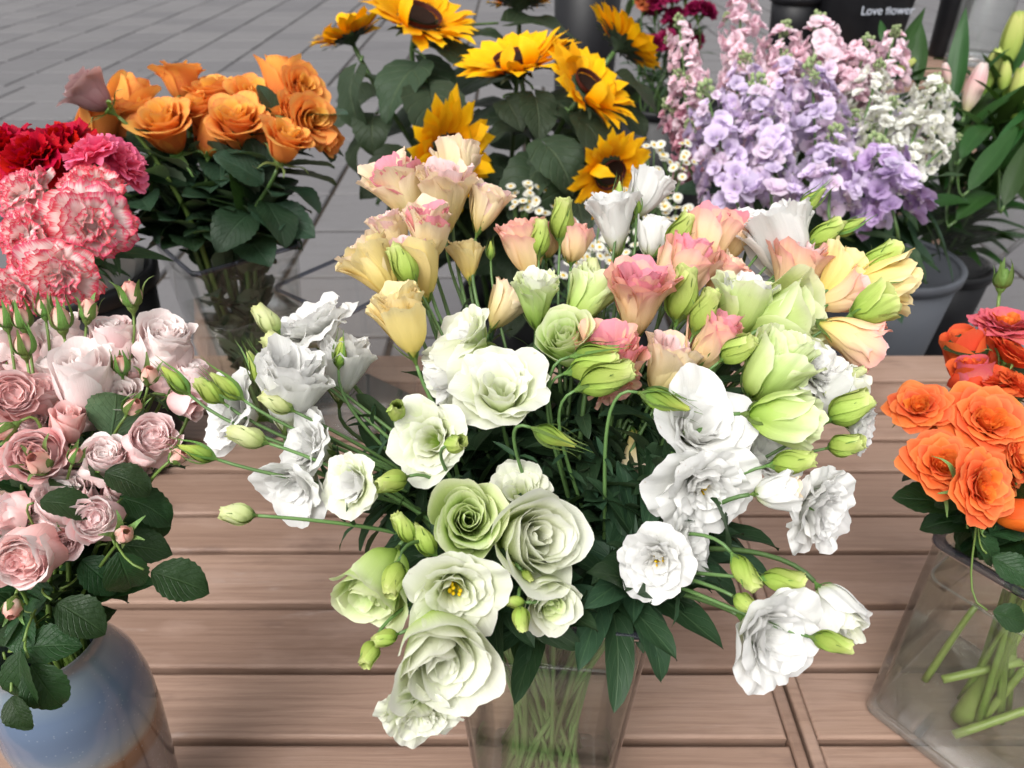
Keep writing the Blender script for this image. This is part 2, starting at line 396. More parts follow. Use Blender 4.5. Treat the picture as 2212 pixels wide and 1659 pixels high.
# ------------------------------------------------------------------ petals and leaves
def sm(x): x = np.clip(x, 0, 1); return x * x * (3 - 2 * x)
def petal(rs, L, W, th, nu=9, nv=9, r0=0.0, z0=0.0, az=0.0, flat=0.3, ruf=0.0, rf=2.0, tipr=0.35, pw=2.5, point=0.0,
          spiral=0.1, phimax=1.5, wb=0.3, wpk=0.6, serr=0.0, tilt=0.0, twist=0.0, pleat=0.004):
    u = np.linspace(-1, 1, nu); v = np.linspace(0, 1, nv)
    lu = 1 - tipr * np.abs(u) ** pw + point * np.clip(1 - np.abs(u) * 2.2, 0, 1)
    if serr: lu = lu + serr * (rs.rand(nu) - 0.5) * 2
    lu = lu + 0.04 * np.interp(u, np.linspace(-1, 1, 6), rs.randn(6)) * min(1, 4 * ruf / max(L, 1e-6) + 0.4)
    U, V = np.meshgrid(u, v)
    S = V * lu[None, :]
    ss = np.linspace(0, 1.35, 60)
    co = np.polyfit([0, 1 / 3, 2 / 3, 1], np.radians(th), 3)
    tt = np.polyval(co, np.clip(ss, 0, 1.05))
    ds = L * (ss[1] - ss[0])
    r = r0 + np.concatenate([[0], np.cumsum(np.sin((tt[1:] + tt[:-1]) / 2) * ds)])
    z = z0 + np.concatenate([[0], np.cumsum(np.cos((tt[1:] + tt[:-1]) / 2) * ds)])
    R = np.interp(S, ss, r); Z = np.interp(S, ss, z); T = np.interp(S, ss, tt)
    w = W * (wb + (1 - wb) * sm(V / wpk))
    Rm = np.maximum(np.abs(R), 1e-4)
    phi = np.clip(w / Rm, 0, phimax) * U
    fl = flat * V
    wl = np.clip(w, 0, phimax * Rm + w * fl)
    rr = R * (1 + spiral * U)
    d = np.zeros_like(R)
    if ruf:
        p = rs.rand(6) * 6.28
        amp = ruf * V ** 2.2
        d = amp * (np.sin(rf * np.pi * U + p[0]) * 0.6 + np.sin(rf * 2.1 * np.pi * U + p[1] + 2 * V) * 0.4 + 0.5 * np.sin(rf * 0.55 * np.pi * U + p[2])) * (0.45 + 0.55 * np.abs(U))
        d += ruf * 0.25 * np.sin(7 * V + p[3]) * np.sin(3 * U + p[4])
    if pleat:
        q = rs.rand(3) * 6.28
        d = d + pleat * np.sin(np.pi * V ** .8) ** .7 * (np.sin(5.2 * U + q[0]) + .7 * np.sin(9.1 * U + q[1] + V)) + pleat * .8 * V ** 3 * np.sin(13 * U + q[2])
    rr = rr + d * np.cos(T); Z = Z - d * np.sin(T)
    X = (1 - fl) * rr * np.cos(phi) + fl * rr
    Y = (1 - fl) * rr * np.sin(phi) + fl * U * wl
    if twist:
        a2 = twist * V; X, Y = X * np.cos(a2) - Y * np.sin(a2), X * np.sin(a2) + Y * np.cos(a2)
    if tilt:
        c, s_ = math.cos(tilt), math.sin(tilt)
        Y, Z = Y * c - (Z - z0) * s_, z0 + Y * s_ + (Z - z0) * c
    c, s_ = math.cos(az), math.sin(az)
    Pt = np.stack([X * c - Y * s_, X * s_ + Y * c, Z], -1)
    return Pt, np.stack([U * 0.5 + 0.5, V], -1)

def finish(parts, hfrac, name):
    """parts: list of (part name, tier, P, UV); normalised to width 1"""
    A = np.concatenate([p[2].reshape(-1, 3) for p in parts if p[0] == 'petal'])
    rad = np.percentile(np.hypot(A[:, 0], A[:, 1]), 99)
    s = 0.5 / rad
    out = []
    for nm, tier, Pp, UV in parts:
        out.append((nm, tier, MB().grid(Pp * s, UV).mesh(nm)))
    return dict(parts=out, hc=float(np.percentile(A[:, 2], 99)) * s * hfrac, top=float(A[:, 2].max()) * s, s=s)

GA = math.radians(137.5)
def heart(rs, r, z0, z1, bump=.02):
    """rounded cushion for the packed inner petals, added to block the dark gaps"""
    nu, nv = 22, 9
    a = np.linspace(0, 2 * np.pi, nu); v = np.linspace(0, 1, nv); A, V = np.meshgrid(a, v)
    rr = r * np.sin(V * np.pi / 2) * (1 + .12 * np.sin(5 * A + 9 * V + rs.rand() * 6))
    zz = z0 + (z1 - z0) * np.cos(V * np.pi / 2) ** .8 + bump * np.sin(4 * A + 16 * V + rs.rand() * 6) * np.sin(np.pi * V)
    return np.stack([rr * np.cos(A), rr * np.sin(A), zz], -1)[::-1], np.stack([(A * 3 / 6.28) % 1, .45 + .4 * (1 - V)], -1)[::-1]
def lerp(a, b, t): return a + (b - a) * t
def spiral_bloom(name, seed, n, inner, outer, hfrac, tier_at=0.45, jit=8.0, nu=9, nv=9, ang=None, pow_=1.0):
    """petals from the innermost (t=0) to the outermost (t=1); inner and outer are dicts of petal() values"""
    rs = np.random.RandomState(seed)
    parts = []
    for i in range(n):
        t = (i / (n - 1)) ** pow_
        k = {}
        for q in inner:
            a, b = inner[q], outer[q]
            if q == 'th': k[q] = [lerp(x, y, t) + rs.randn() * jit * (0.4 + 0.6 * (j / 3)) for j, (x, y) in enumerate(zip(a, b))]
            else: k[q] = lerp(a, b, t)
        k['L'] *= 1 + rs.randn() * 0.05
        az = i * (ang or GA) + rs.randn() * 0.15
        Pp, UV = petal(rs, az=az, nu=nu, nv=nv, tilt=rs.randn() * 0.05, **k)
        parts.append(('petal', 0 if t < tier_at else 1, Pp, UV))
    return finish(parts, hfrac, name)

def D(**k): return k
BL = {}
def add(kind, fn, nvar):
    BL[kind] = [fn(i) for i in range(nvar)]
# double lisianthus, wide open
add('open', lambda i: spiral_bloom('open', 10 + i, 23,
    D(L=.40, W=.15, th=[40, 14, 6, 12], r0=.025, z0=.01, flat=.0, ruf=.022, rf=1.6, tipr=.35, spiral=.14, phimax=1.6, wb=.4, wpk=.7, serr=.01),
    D(L=.66, W=.36, th=[50, 34, 56, 92], r0=.02, z0=0., flat=.35, ruf=.045, rf=1.9, tipr=.34, spiral=.07, phimax=1.25, wb=.22, wpk=.75, serr=.012), .8, jit=8, nu=21, nv=13), 4)
# lisianthus, spiral rosette not yet fully open
add('semi', lambda i: spiral_bloom('semi', 20 + i, 22,
    D(L=.46, W=.12, th=[30, 3, -4, -2], r0=.012, z0=.05, flat=.0, ruf=.012, rf=1.4, tipr=.3, spiral=.22, phimax=2.3, wb=.5, wpk=.7, serr=.006),
    D(L=.70, W=.40, th=[66, 28, 16, 44], r0=.02, z0=0., flat=.15, ruf=.03, rf=1.5, tipr=.34, spiral=.1, phimax=1.4, wb=.25, wpk=.7, serr=.01), .85, jit=5, nu=19, nv=12), 4)
# trumpet cups with frilled lips
add('cup', lambda i: spiral_bloom('cup', 30 + i, 21,
    D(L=.72, W=.15, th=[22, 12, 6, 24], r0=.015, z0=.05, serr=.02, flat=.0, ruf=.04, rf=2.4, tipr=.18, spiral=.2, phimax=2.0, wb=.4, wpk=.8),
    D(L=.74, W=.29, th=[38, 22, 16, 48], r0=.015, z0=0., serr=.022, flat=.15, ruf=.045, rf=2.4, tipr=.17, spiral=.09, phimax=1.2, wb=.25, wpk=.8, pleat=.007), .56, jit=7, nu=15, nv=11), 4)
# closed green goblet, broad outer petals
add('goblet', lambda i: spiral_bloom('goblet', 40 + i, 20,
    D(L=.72, W=.18, th=[40, 10, 0, 12], r0=.01, z0=.06, flat=.0, ruf=.034, rf=2.0, tipr=.25, spiral=.2, phimax=2.0, wb=.4, wpk=.7, serr=.012, pleat=.004),
    D(L=.80, W=.28, th=[72, 30, 8, 30], r0=.015, z0=0., flat=.2, ruf=.045, rf=2.0, tipr=.28, spiral=.1, phimax=1.3, wb=.25, wpk=.6, serr=.012, pleat=.008), .5, jit=9, nu=17, nv=11), 4)
# full ruffled white
add('full', lambda i: spiral_bloom('full', 50 + i, 26,
    D(L=.40, W=.2, th=[18, 8, 6, 24], r0=.02, z0=.06, flat=.2, ruf=.04, rf=2.0, tipr=.3, spiral=.2, phimax=1.5, wb=.4, wpk=.7),
    D(L=.66, W=.38, th=[46, 46, 66, 104], r0=.02, z0=0., flat=.4, ruf=.065, rf=2.4, tipr=.3, spiral=.08, phimax=1.2, wb=.25, wpk=.75), .8, jit=8, nu=21, nv=12), 4)
# high-centred florist rose
add('rose', lambda i: spiral_bloom('rose', 60 + i, 30,
    D(L=.50, W=.10, th=[20, 5, -2, 4], r0=.008, z0=.12, flat=.0, ruf=.004, rf=1.2, tipr=.3, spiral=.25, phimax=2.6, wb=.5, wpk=.7),
    D(L=.70, W=.34, th=[74, 26, 30, 96], r0=.02, z0=0., flat=.15, ruf=.022, rf=1.3, tipr=.36, spiral=.08, phimax=1.2, wb=.3, wpk=.6), .72, jit=4, nu=11, nv=10, pow_=.8), 3)
# cupped garden spray rose
def cuprose(i):
    rs = np.random.RandomState(70 + i)
    b = []
    b.append(('heart', 0) + heart(rs, .27, .1, .42))
    for j in range(34):
        t = (j / 33)
        if t < .55:                       # crumpled heart
            q = t / .55
            Pp, UV = petal(rs, .30 + .1 * q, .12 + .07 * q, [30, 8, 0 + 12 * q, 20 + 20 * q], r0=.02 + .13 * q, z0=.2 - .1 * q, az=j * GA + rs.randn() * .5, flat=.0, ruf=.03, rf=1.5,
                           tipr=.25, spiral=.25 + .2 * rs.randn(), phimax=2.2, nu=10, nv=7, tilt=rs.randn() * .12)
        else:
            q = (t - .55) / .45
            Pp, UV = petal(rs, .52 + .10 * q, .34, [lerp(72, 86, q), lerp(14, 26, q), lerp(-12, -2, q) + rs.randn() * 4, lerp(-20, 24, q) + rs.randn() * 9], r0=.03, az=j * GA + rs.randn() * .15, flat=.05,
                           ruf=.014, rf=1.4, tipr=.32, spiral=.1, phimax=1.25, nu=10, nv=9)
        b.append(('petal', 0 if t < .55 else 1, Pp, UV))
    return finish(b, .62, 'cuprose')
add('cuprose', cuprose, 4)
# flat rosette spray rose with pointed outer petals
def rosette(i):
    rs = np.random.RandomState(90 + i)
    b = []
    b.append(('heart', 0) + heart(rs, .15, .04, .2))
    for j in range(50):
        t = j / 49
        if t < .35:
            q = t / .35
            Pp, UV = petal(rs, .2 + .1 * q, .09 + .04 * q, [30, 15, 10 + 10 * q, 30 + 20 * q], r0=.03 + .06 * q, z0=.1, az=j * GA + rs.randn() * .5, ruf=.03, rf=1.6, tipr=.25, spiral=.3 * rs.randn(), phimax=2., nu=8, nv=6, tilt=rs.randn() * .15)
        else:
            q = (t - .35) / .65
            Pp, UV = petal(rs, lerp(.36, .60, q), lerp(.19, .36, q), [lerp(40, 76, q), lerp(24, 56, q), lerp(34, 72, q) + rs.randn() * 5, lerp(56, 104, q) + rs.randn() * 9], r0=.04, z0=lerp(.08, 0, q), az=j * GA + rs.randn() * .2,
                           flat=.3, ruf=.034, rf=1.8, tipr=.34, pw=1.9, point=.05, serr=.015, spiral=.06, phimax=1.1, nu=11, nv=8)
        b.append(('petal', 0 if t < .35 else 1, Pp, UV))
    return finish(b, .8, 'rosette')
add('rosette', rosette, 3)
# carnation: many fan petals with toothed edges
def carnation(i):
    rs = np.random.RandomState(120 + i)
    b = []
    b.append(('heart', 0) + heart(rs, .22, .08, .34))
    for j in range(30):
        t = j / 29
        a = lerp(-8, 92, t ** .8) + rs.randn() * 9
        Pp, UV = petal(rs, lerp(.46, .56, t), lerp(.24, .33, t), [lerp(4, 34, t), lerp(6, 60, t), a, a + 22], r0=.015, z0=lerp(.06, 0, t), az=j * GA + rs.randn() * .4, flat=.85, ruf=.07, rf=2.0, tipr=.24, pw=2.2,
                       serr=.05, spiral=.15 * rs.randn(), phimax=1.0, wb=.2, wpk=.9, nu=19, nv=8, tilt=rs.randn() * .2)
        b.append(('petal', 0, Pp, UV))
    return finish(b, .7, 'carnation')
add('carnation', carnation, 4)
# half-opened wrapped rose
add('wrap', lambda i: spiral_bloom('wrap', 140 + i, 16,
    D(L=.62, W=.14, th=[16, 2, -4, -6], r0=.01, z0=.05, flat=.0, ruf=.006, rf=1.2, tipr=.28, spiral=.25, phimax=2.6, wb=.5, wpk=.7),
    D(L=.76, W=.32, th=[82, 24, 2, 26], r0=.02, z0=0., flat=.08, ruf=.02, rf=1.4, tipr=.34, spiral=.1, phimax=1.4, wb=.3, wpk=.55), .55, jit=4, nu=11, nv=10), 3)

def calyx_mesh(seed, r=.05, depth=.12, sep_len=.3, sep_w=.03, th=(40, 25, 20, 30), nsep=5):
    rs = np.random.RandomState(seed); b = MB()
    b.lathe([(.018, -depth), (.03, -depth * .7), (r, -depth * .1), (r * 1.15, .015), (r * .5, .03)], 10)
    for i in range(nsep):
        Pp, UV = petal(rs, sep_len * (1 + .15 * rs.randn()), sep_w, [x + rs.randn() * 8 for x in th], nu=3, nv=7, r0=r * .9, z0=-.02, az=i * 2 * math.pi / nsep + rs.randn() * .2, flat=1, tipr=0, point=.3, wb=1., ruf=0, phimax=2)
        taper = (1 - UV[..., 1] ** 1.5 * .85)[..., None]
        cen = Pp[:, 1:2, :]
        b.grid(cen + (Pp - cen) * taper, UV)
    return b.mesh('flower_head')
CALYX = {'lisi': [calyx_mesh(i) for i in range(3)],
         'goblet': [calyx_mesh(10 + i, r=.07, sep_len=.5, sep_w=.035, th=(75, 40, 10, 10)) for i in range(2)],
         'rose': [calyx_mesh(20 + i, r=.1, depth=.2, sep_len=.42, sep_w=.055, th=(95, 70, 60, 120)) for i in range(3)],
         'carn': [calyx_mesh(30 + i, r=.075, depth=.42, sep_len=.12, sep_w=.04, th=(10, 10, 20, 30)) for i in range(2)]}

def bud_lisi(seed, thin=False, fat=False, openness=0.3):
    """twisted lisianthus bud: unit length 1 along +Z; parts: bud petals (overlapping spiral) and sepals"""
    rs = np.random.RandomState(seed); parts = []
    n = 4
    W = .14 if thin else (.33 if fat else .24)
    for ring, (sc, zz) in enumerate(((.72, .05), (1., 0.))):
        for i in range(n):
            tipth = lerp(-8, 34, openness) if ring else lerp(-4, 20, openness)
            Pp, UV = petal(rs, (.97 if thin else .93) * (1.0 if ring else .98), W * 1.25 * sc, [74 if fat else 60, 14 if fat else 11, -12 if not thin else -8, tipth + rs.randn() * 5], r0=.035 * sc, z0=zz, az=i * 2 * math.pi / n + ring * .8, flat=.0,
                           ruf=.02 if not thin else .004, rf=2.2, tipr=.1, pleat=.012 if not thin else .006, serr=.0 if thin else .035, spiral=.28, phimax=1.35, wb=.4, wpk=.35, nu=8, nv=9, twist=1.1)
            if thin:
                tap = (1 - UV[..., 1] ** 2 * .75)[..., None]; Pp = Pp * np.concatenate([tap, tap, np.ones_like(tap)], -1)
            parts.append(('petal', ring, Pp, UV))
    for i in range(5):
        Pp, UV = petal(rs, (1.12 if thin else .62) * (1 + .2 * rs.randn() * .5), .035, [62 if fat else 44, 14, -12 if thin else 4, (-5 if thin else 22) + rs.randn() * 10], r0=.05, z0=-.03, az=i * 1.2566 + .3, flat=.6, tipr=0, point=.2, wb=1.1, nu=3, nv=9, phimax=2)
        Pp = Pp * np.array([1.1, 1.1, 1])
        cen = Pp[:, 1:2]; Pp = cen + (Pp - cen) * (1 - UV[..., 1] ** 1.4 * .9)[..., None]
        parts.append(('sepal', 2, Pp, UV))
    out = [(nm, tr, MB().grid(a, b).mesh(nm)) for nm, tr, a, b in parts]
    base = MB().lathe([(.03, -.1), (.045, -.05), (.085, .02), (.10, .06), (.04, .08)], 10).mesh('flower_head')
    return dict(parts=out, base=base, hc=.48)
BUD = {'thin': [bud_lisi(200 + i, thin=True, openness=.1) for i in range(2)], 'mid': [bud_lisi(210 + i, openness=.35 + .15 * i) for i in range(3)], 'fat': [bud_lisi(220 + i, fat=True, openness=.1 + .2 * i) for i in range(3)]}
def bud_rose(seed, closed=True, spread=30):
    rs = np.random.RandomState(seed); parts = []
    for i in range(5):
        Pp, UV = petal(rs, .74, .30, [84, 16, -18, -34 + rs.randn() * 6], r0=.05, az=i * 1.2566, flat=.0, ruf=.008, tipr=.25, spiral=.22, phimax=1.5, wb=.5, nu=7, nv=8, twist=.5)
        parts.append(('petal', 0, Pp, UV))
    for i in range(5):
        sp = spread + rs.randn() * 18
        Pp, UV = petal(rs, .82 * (1 + rs.randn() * .12), .17, [90, 18, -4 + sp * .3, sp], r0=.06, z0=-.03, az=i * 1.2566 + .5, flat=.3, tipr=0, point=.15, wb=1., nu=5, nv=9, phimax=1.)
        Pp = Pp * np.array([1.08, 1.08, 1])
        cen = Pp[:, 2:3]; Pp = cen + (Pp - cen) * (1 - UV[..., 1] ** 1.2 * .92)[..., None]
        parts.append(('sepal', 2, Pp, UV))
    out = [(nm, tr, MB().grid(a, b).mesh(nm)) for nm, tr, a, b in parts]
    base = MB().lathe([(.04, -.28), (.055, -.2), (.13, -.1), (.16, 0), (.1, .05)], 10).mesh('flower_head')
    return dict(parts=out, base=base, hc=.24)
BUD['rose'] = [bud_rose(240 + i, spread=(10, 45, 75)[i]) for i in range(3)]

def leaf(seed, L, W, shape='ovate', fold=.25, droop=40, serr=0.0, wave=.02, nu=7, nv=13, curl0=0, pet=0.0):
    """leaf in its own frame: base at the origin, length along +Y, upper face +Z"""
    rs = np.random.RandomState(seed)
    u = np.linspace(-1, 1, nu); v = np.linspace(0, 1, nv); U, V = np.meshgrid(u, v)
    if shape == 'ovate': w = np.sin(np.pi * V ** .85) ** .75
    elif shape == 'lance': w = np.sin(np.pi * V ** .75) ** .95
    elif shape == 'clasp': w = np.clip(1 - V, 0, 1) ** .75 * (.55 + 1.5 * V) / 1.05
    elif shape == 'heart': w = np.sin(np.pi * V ** .58) ** .8
    w = np.clip(w, 0.0, None); w[0] = np.maximum(w[0], .04)
    if serr: w = w * (1 + serr * np.where(np.arange(nv)[:, None] % 2 == 0, 1, -1) * np.abs(U) ** 4)
    th = np.radians(curl0 - droop * v)
    ds = L / (nv - 1)
    yy = np.concatenate([[0], np.cumsum(np.cos(th[1:]) * ds)]); zz = np.concatenate([[0], np.cumsum(np.sin(th[1:]) * ds)])
    X = U * w * W * .5
    n_y, n_z = -np.sin(th)[:, None], np.cos(th)[:, None]
    p = rs.rand(4) * 6.28
    h = fold * np.abs(X) + wave * L * U ** 2 * (np.sin(9 * V + p[0] + 2 * np.sign(U)) + .6 * np.sin(15 * V + p[1] - U)) + .25 * wave * L * np.sin(14 * V + p[2]) * np.sin(3 * np.abs(U) * 2 + p[3])
    Y = yy[:, None] + h * n_y; Z = zz[:, None] + h * n_z
    if shape == 'heart': Y = Y - .22 * L * np.abs(U) ** 1.5 * np.clip(1 - 2.2 * V, 0, 1)
    if pet:
        Y = Y + pet
    Pp = np.stack([X * (1 - .15 * fold), Y, Z], -1)
    b = MB().grid(Pp, np.stack([U * .5 + .5, V], -1))
    if pet: b.tube([(0, 0, 0), (0, pet * .5, -.002), (0, pet, 0), (0, pet + L * .3, -.0004)], [.0011, .0009, .0008, .0004], 5)
    return b.mesh('leaf')
LEAF = {'lisi': [leaf(300 + i, 1., .42, 'clasp', .35, (30, 55, 80, 15)[i], wave=.015, nu=5, nv=11) for i in range(4)],
        'lisismall': [leaf(310 + i, 1., .2, 'lance', .3, (20, 50)[i], wave=.01, nu=3, nv=8) for i in range(2)],
        'rose': [leaf(320 + i, 1., .74, 'ovate', .22, (25, 45, 65, 10)[i], serr=.035, wave=.02, nu=7, nv=19, pet=.12) for i in range(4)],
        'sun': [leaf(330 + i, 1., .86, 'heart', .18, (55, 85, 110, 35)[i], serr=.03, wave=.035, nu=9, nv=17, pet=.25) for i in range(4)],
        'lily': [leaf(340 + i, 1., .2, 'lance', .3, (15, 40, 70)[i], wave=.006, nu=5, nv=13) for i in range(3)],
        'stock': [leaf(350 + i, 1., .2, 'lance', .2, (40, 75, 110)[i], wave=.03, nu=5, nv=11) for i in range(3)]}

def hermite(p0, m0, p1, m1, n):
    t = np.linspace(0, 1, n)[:, None]
    p0, m0, p1, m1 = (np.array(q, float) for q in (p0, m0, p1, m1))
    return (2*t**3-3*t**2+1)*p0 + (t**3-2*t**2+t)*m0 + (-2*t**3+3*t**2)*p1 + (t**3-t**2)*m1

# ------------------------------------------------------------------ setting: pavement and slatted tables
def tile_mesh(w, d, h, seed, bev=.006):
    rs = np.random.RandomState(seed)
    def ring(x, y, z): return [(-x, -y, z), (x, -y, z), (x, y, z), (-x, y, z)]
    V = ring(w/2, d/2, -h) + ring(w/2, d/2, -bev) + ring(w/2-bev, d/2-bev, 0)
    V = np.array(V, float); V[8:, 2] += rs.randn(4) * .0008
    F = [(8, 9, 10, 11)]
    for k in (0, 4):
        for i in range(4): F.append((k+i, k+(i+1) % 4, k+4+(i+1) % 4, k+4+i))
    return MB().poly(V, F).mesh('paving_tile', smooth=False)
def tile_material():
    k = NT('grey_paving')
    geo = k.n('NewGeometry'); pos = geo.outputs['Position']
    oi = k.n('ObjectInfo'); rnd = oi.outputs['Random']
    big = k.noise(pos, 1.3, 5, 0.6); fine = k.noise(pos, 90, 4, 0.7); mid = k.noise(k.mapping(pos, (3, 9, 3)), 2.2, 5, 0.65)
    c = k.mix(rnd, (0.125, 0.121, 0.128), (0.17, 0.164, 0.168))
    c = k.mix(k.math('MULTIPLY', k.math('SUBTRACT', big, 0.35, clamp=True), 1.3, clamp=True), c, (0.165, 0.16, 0.165))
    c = k.mix(k.math('MULTIPLY', k.math('SUBTRACT', mid, 0.55, clamp=True), 2.2, clamp=True), c, (0.1, 0.093, 0.09))
    st = k.n('MapRange'); sn = k.noise(pos, 2.3, 4, 0.55)
    for i, val in ((0, sn), (1, 0.70), (2, 0.74), (3, 0.0), (4, 0.75)): k.set(st.inputs[i], val)
    c = k.mix(st.outputs[0], c, (0.085, 0.08, 0.085))
    c = k.mix(k.math('MULTIPLY', k.math('SUBTRACT', fine, 0.48), 1.6, clamp=True), c, (0.11, 0.105, 0.1))
    pb = k.n('BsdfPrincipled', Roughness=k.math('MULTIPLY_ADD', mid, 0.3, 0.55), Normal=k.bump(fine, 0.35, 0.002)); k.set(pb.inputs['Base Color'], c)
    pb.inputs['Specular IOR Level'].default_value = 0.3
    return k.done(pb.outputs[0])
MAT['tile'] = tile_material()
MAT['joint'] = plain_mat('sandy_joint', (0.045, 0.036, 0.029), 0.9, 0.1, 60, 0.5)
pav = tag(put('pavement', MB().grid(np.array([[[-80, -20, -.012], [80, -20, -.012]], [[-80, 160, -.012], [80, 160, -.012]]], float)).mesh('pavement'), MAT['joint']), kind='structure')
TW, TD = .46, .445
tms = [tile_mesh(TW - .019, TD - .019, .011, i) for i in range(4)]
rt = random.Random(4)
cells, rest = [], []
for j in range(-1, 60):
    for i in range(-45, 46):
        x, y = -.62 + (i + (.33 if j == 9 else 0)) * TW, 1.28 + j * TD + TD / 2
        zc = y * math.cos(PITCH) + CAM_Z * math.sin(PITCH)
        px = x / zc * FV
        py = 829.5 - (y * math.sin(PITCH) - CAM_Z * math.cos(PITCH)) / zc * FV
        if abs(px) < 1106 + .7 * TW / zc * FV and py > -60 and y < 11: cells.append((y, x))
        elif y < 16 and abs(x) < 9: rest.append((y, x))
# hidden behind the tables and their flowers, or past the count: one joined part
cells.sort()
shown = []
for y, x in cells:
    zc = y * math.cos(PITCH) + CAM_Z * math.sin(PITCH)
    vx = 1106 + x / zc * FV; vy = 829.5 - (y * math.sin(PITCH) - CAM_Z * math.cos(PITCH)) / zc * FV
    if vy < 860 and (vx < 1450 or vx > 1850) and len(shown) < 300: shown.append((y, x))
    else: rest.append((y, x))
for y, x in shown:
    put('paving_tile', rt.choice(tms), MAT['tile'], pav, Matrix.Translation((x, y, rt.uniform(-.0012, .0012))) @ Matrix.Rotation(rt.choice((0, math.pi)), 4, 'Z'))
b = MB()
for y, x in rest:
    b.box((x, y, -.0065), (TW/2 - .0095, TD/2 - .0095, .0055))
tag(put('distant_tiles', b.mesh('distant_tiles', smooth=False), MAT['tile'], pav), kind='stuff')

def wood_material():
    k = NT('weathered_cedar')
    tc = k.n('TexCoord').outputs['Object']
    oi = k.n('ObjectInfo'); rnd = oi.outputs['Random']
    off = k.n('CombineXYZ', X=k.math('MULTIPLY', rnd, 19.0), Y=k.math('MULTIPLY', rnd, 7.0), Z=k.math('MULTIPLY', rnd, 3.0)).outputs[0]
    va = k.n('VectorMath', operation='ADD'); k.t.links.new(tc, va.inputs[0]); k.t.links.new(off, va.inputs[1]); v = va.outputs[0]
    warp = k.noise(k.mapping(v, (1.2, 6, 6)), 2.0, 3, 0.5)
    vw = k.n('VectorMath', operation='ADD'); k.t.links.new(v, vw.inputs[0])
    k.t.links.new(k.n('CombineXYZ', Y=k.math('MULTIPLY', warp, 0.035)).outputs[0], vw.inputs[1])
    grain = k.noise(k.mapping(vw.outputs[0], (2.0, 70, 70)), 2.4, 4, 0.6)
    fib = k.noise(k.mapping(v, (7, 320, 320)), 2.0, 3, 0.6)
    blot = k.noise(k.mapping(v, (3, 9, 9)), 2.0, 4, 0.6)
    c = k.mix(rnd, (0.25, 0.158, 0.116), (0.35, 0.23, 0.172))
    gc = k.n('MapRange', interpolation_type='SMOOTHSTEP')
    for i, val in ((0, grain), (1, 0.42), (2, 0.66), (3, 0.0), (4, 0.45)): k.set(gc.inputs[i], val)
    c = k.mix(gc.outputs[0], c, (0.185, 0.11, 0.078))
    c = k.mix(k.math('MULTIPLY', k.math('SUBTRACT', blot, 0.5, clamp=True), 3.2, clamp=True), c, (0.38, 0.26, 0.205))
    c = k.mix(k.math('MULTIPLY', k.math('SUBTRACT', fib, 0.58, clamp=True), 1.3, clamp=True), c, (0.14, 0.082, 0.06))
    vo = k.n('TexVoronoi', Scale=4.0); k.t.links.new(k.mapping(vw.outputs[0], (1, 2.2, 0.01)), vo.inputs['Vector'])
    kn = k.n('MapRange', interpolation_type='SMOOTHSTEP')
    for i, val in ((0, vo.outputs['Distance']), (1, 0.13), (2, 0.03), (3, 0.0), (4, 0.85)): k.set(kn.inputs[i], val)
    sel = k.math('GREATER_THAN', k.n('SeparateColor', Color=vo.outputs['Color']).outputs[0], 0.55)
    rings = k.math('MULTIPLY_ADD', k.math('SINE', k.math('MULTIPLY', vo.outputs['Distance'], 150.0)), 0.25, 0.75)
    c = k.mix(k.math('MULTIPLY', k.math('MULTIPLY', kn.outputs[0], sel), rings), c, (0.10, 0.045, 0.03))
    dk = k.n('MapRange', interpolation_type='SMOOTHSTEP'); dn = k.noise(k.mapping(v, (4, 11, 9)), 1.6, 4, 0.6)
    for i, val in ((0, dn), (1, 0.58), (2, 0.76), (3, 0.0), (4, 0.6)): k.set(dk.inputs[i], val)
    c = k.mix(dk.outputs[0], c, (0.13, 0.08, 0.064))
    pa = k.n('MapRange', interpolation_type='SMOOTHSTEP'); pn = k.noise(k.mapping(v, (3, 16, 9), (5.3, 1.7, 0)), 1.4, 5, 0.7)
    for i, val in ((0, pn), (1, 0.6), (2, 0.72), (3, 0.0), (4, 0.5)): k.set(pa.inputs[i], val)
    c = k.mix(pa.outputs[0], c, (0.42, 0.33, 0.29))
    h = k.math('ADD', k.math('MULTIPLY', fib, 0.5), grain)
    pb = k.n('BsdfPrincipled', Roughness=k.math('MULTIPLY_ADD', blot, 0.25, 0.42), Normal=k.bump(h, 0.5, 0.0016)); k.set(pb.inputs['Base Color'], c)
    pb.inputs['Specular IOR Level'].default_value = 0.35
    return k.done(pb.outputs[0])
MAT['wood'] = wood_material()
def board(x0, x1, y0, y1, ztop, th, name, parent, base, mat='wood'):
    w, d = (x1 - x0) / 2, (y1 - y0) / 2
    bm = .003
    def ring(x, y, z): return [(-x, -y, z), (x, -y, z), (x, y, z), (-x, y, z)]
    V = ring(w, d, -th) + ring(w, d, -bm) + ring(w - bm * .35, d - bm * .35, -bm * .35) + ring(w - bm, d - bm, 0)
    F = [(3, 2, 1, 0), (12, 13, 14, 15)]
    for k in (0, 4, 8):
        for i in range(4): F.append((k+i, k+(i+1) % 4, k+4+(i+1) % 4, k+4+i))
    m = MB().poly(V, F).mesh(name, smooth=False)
    return put(name, m, MAT[mat], parent, Matrix.Translation(Vector(((x0+x1)/2, (y0+y1)/2, ztop)) - base))
EDGES = [1.318, 1.217, 1.115, 1.036, .955, .854, .779, .681, .585, .492, .397, .303, .208, .112]
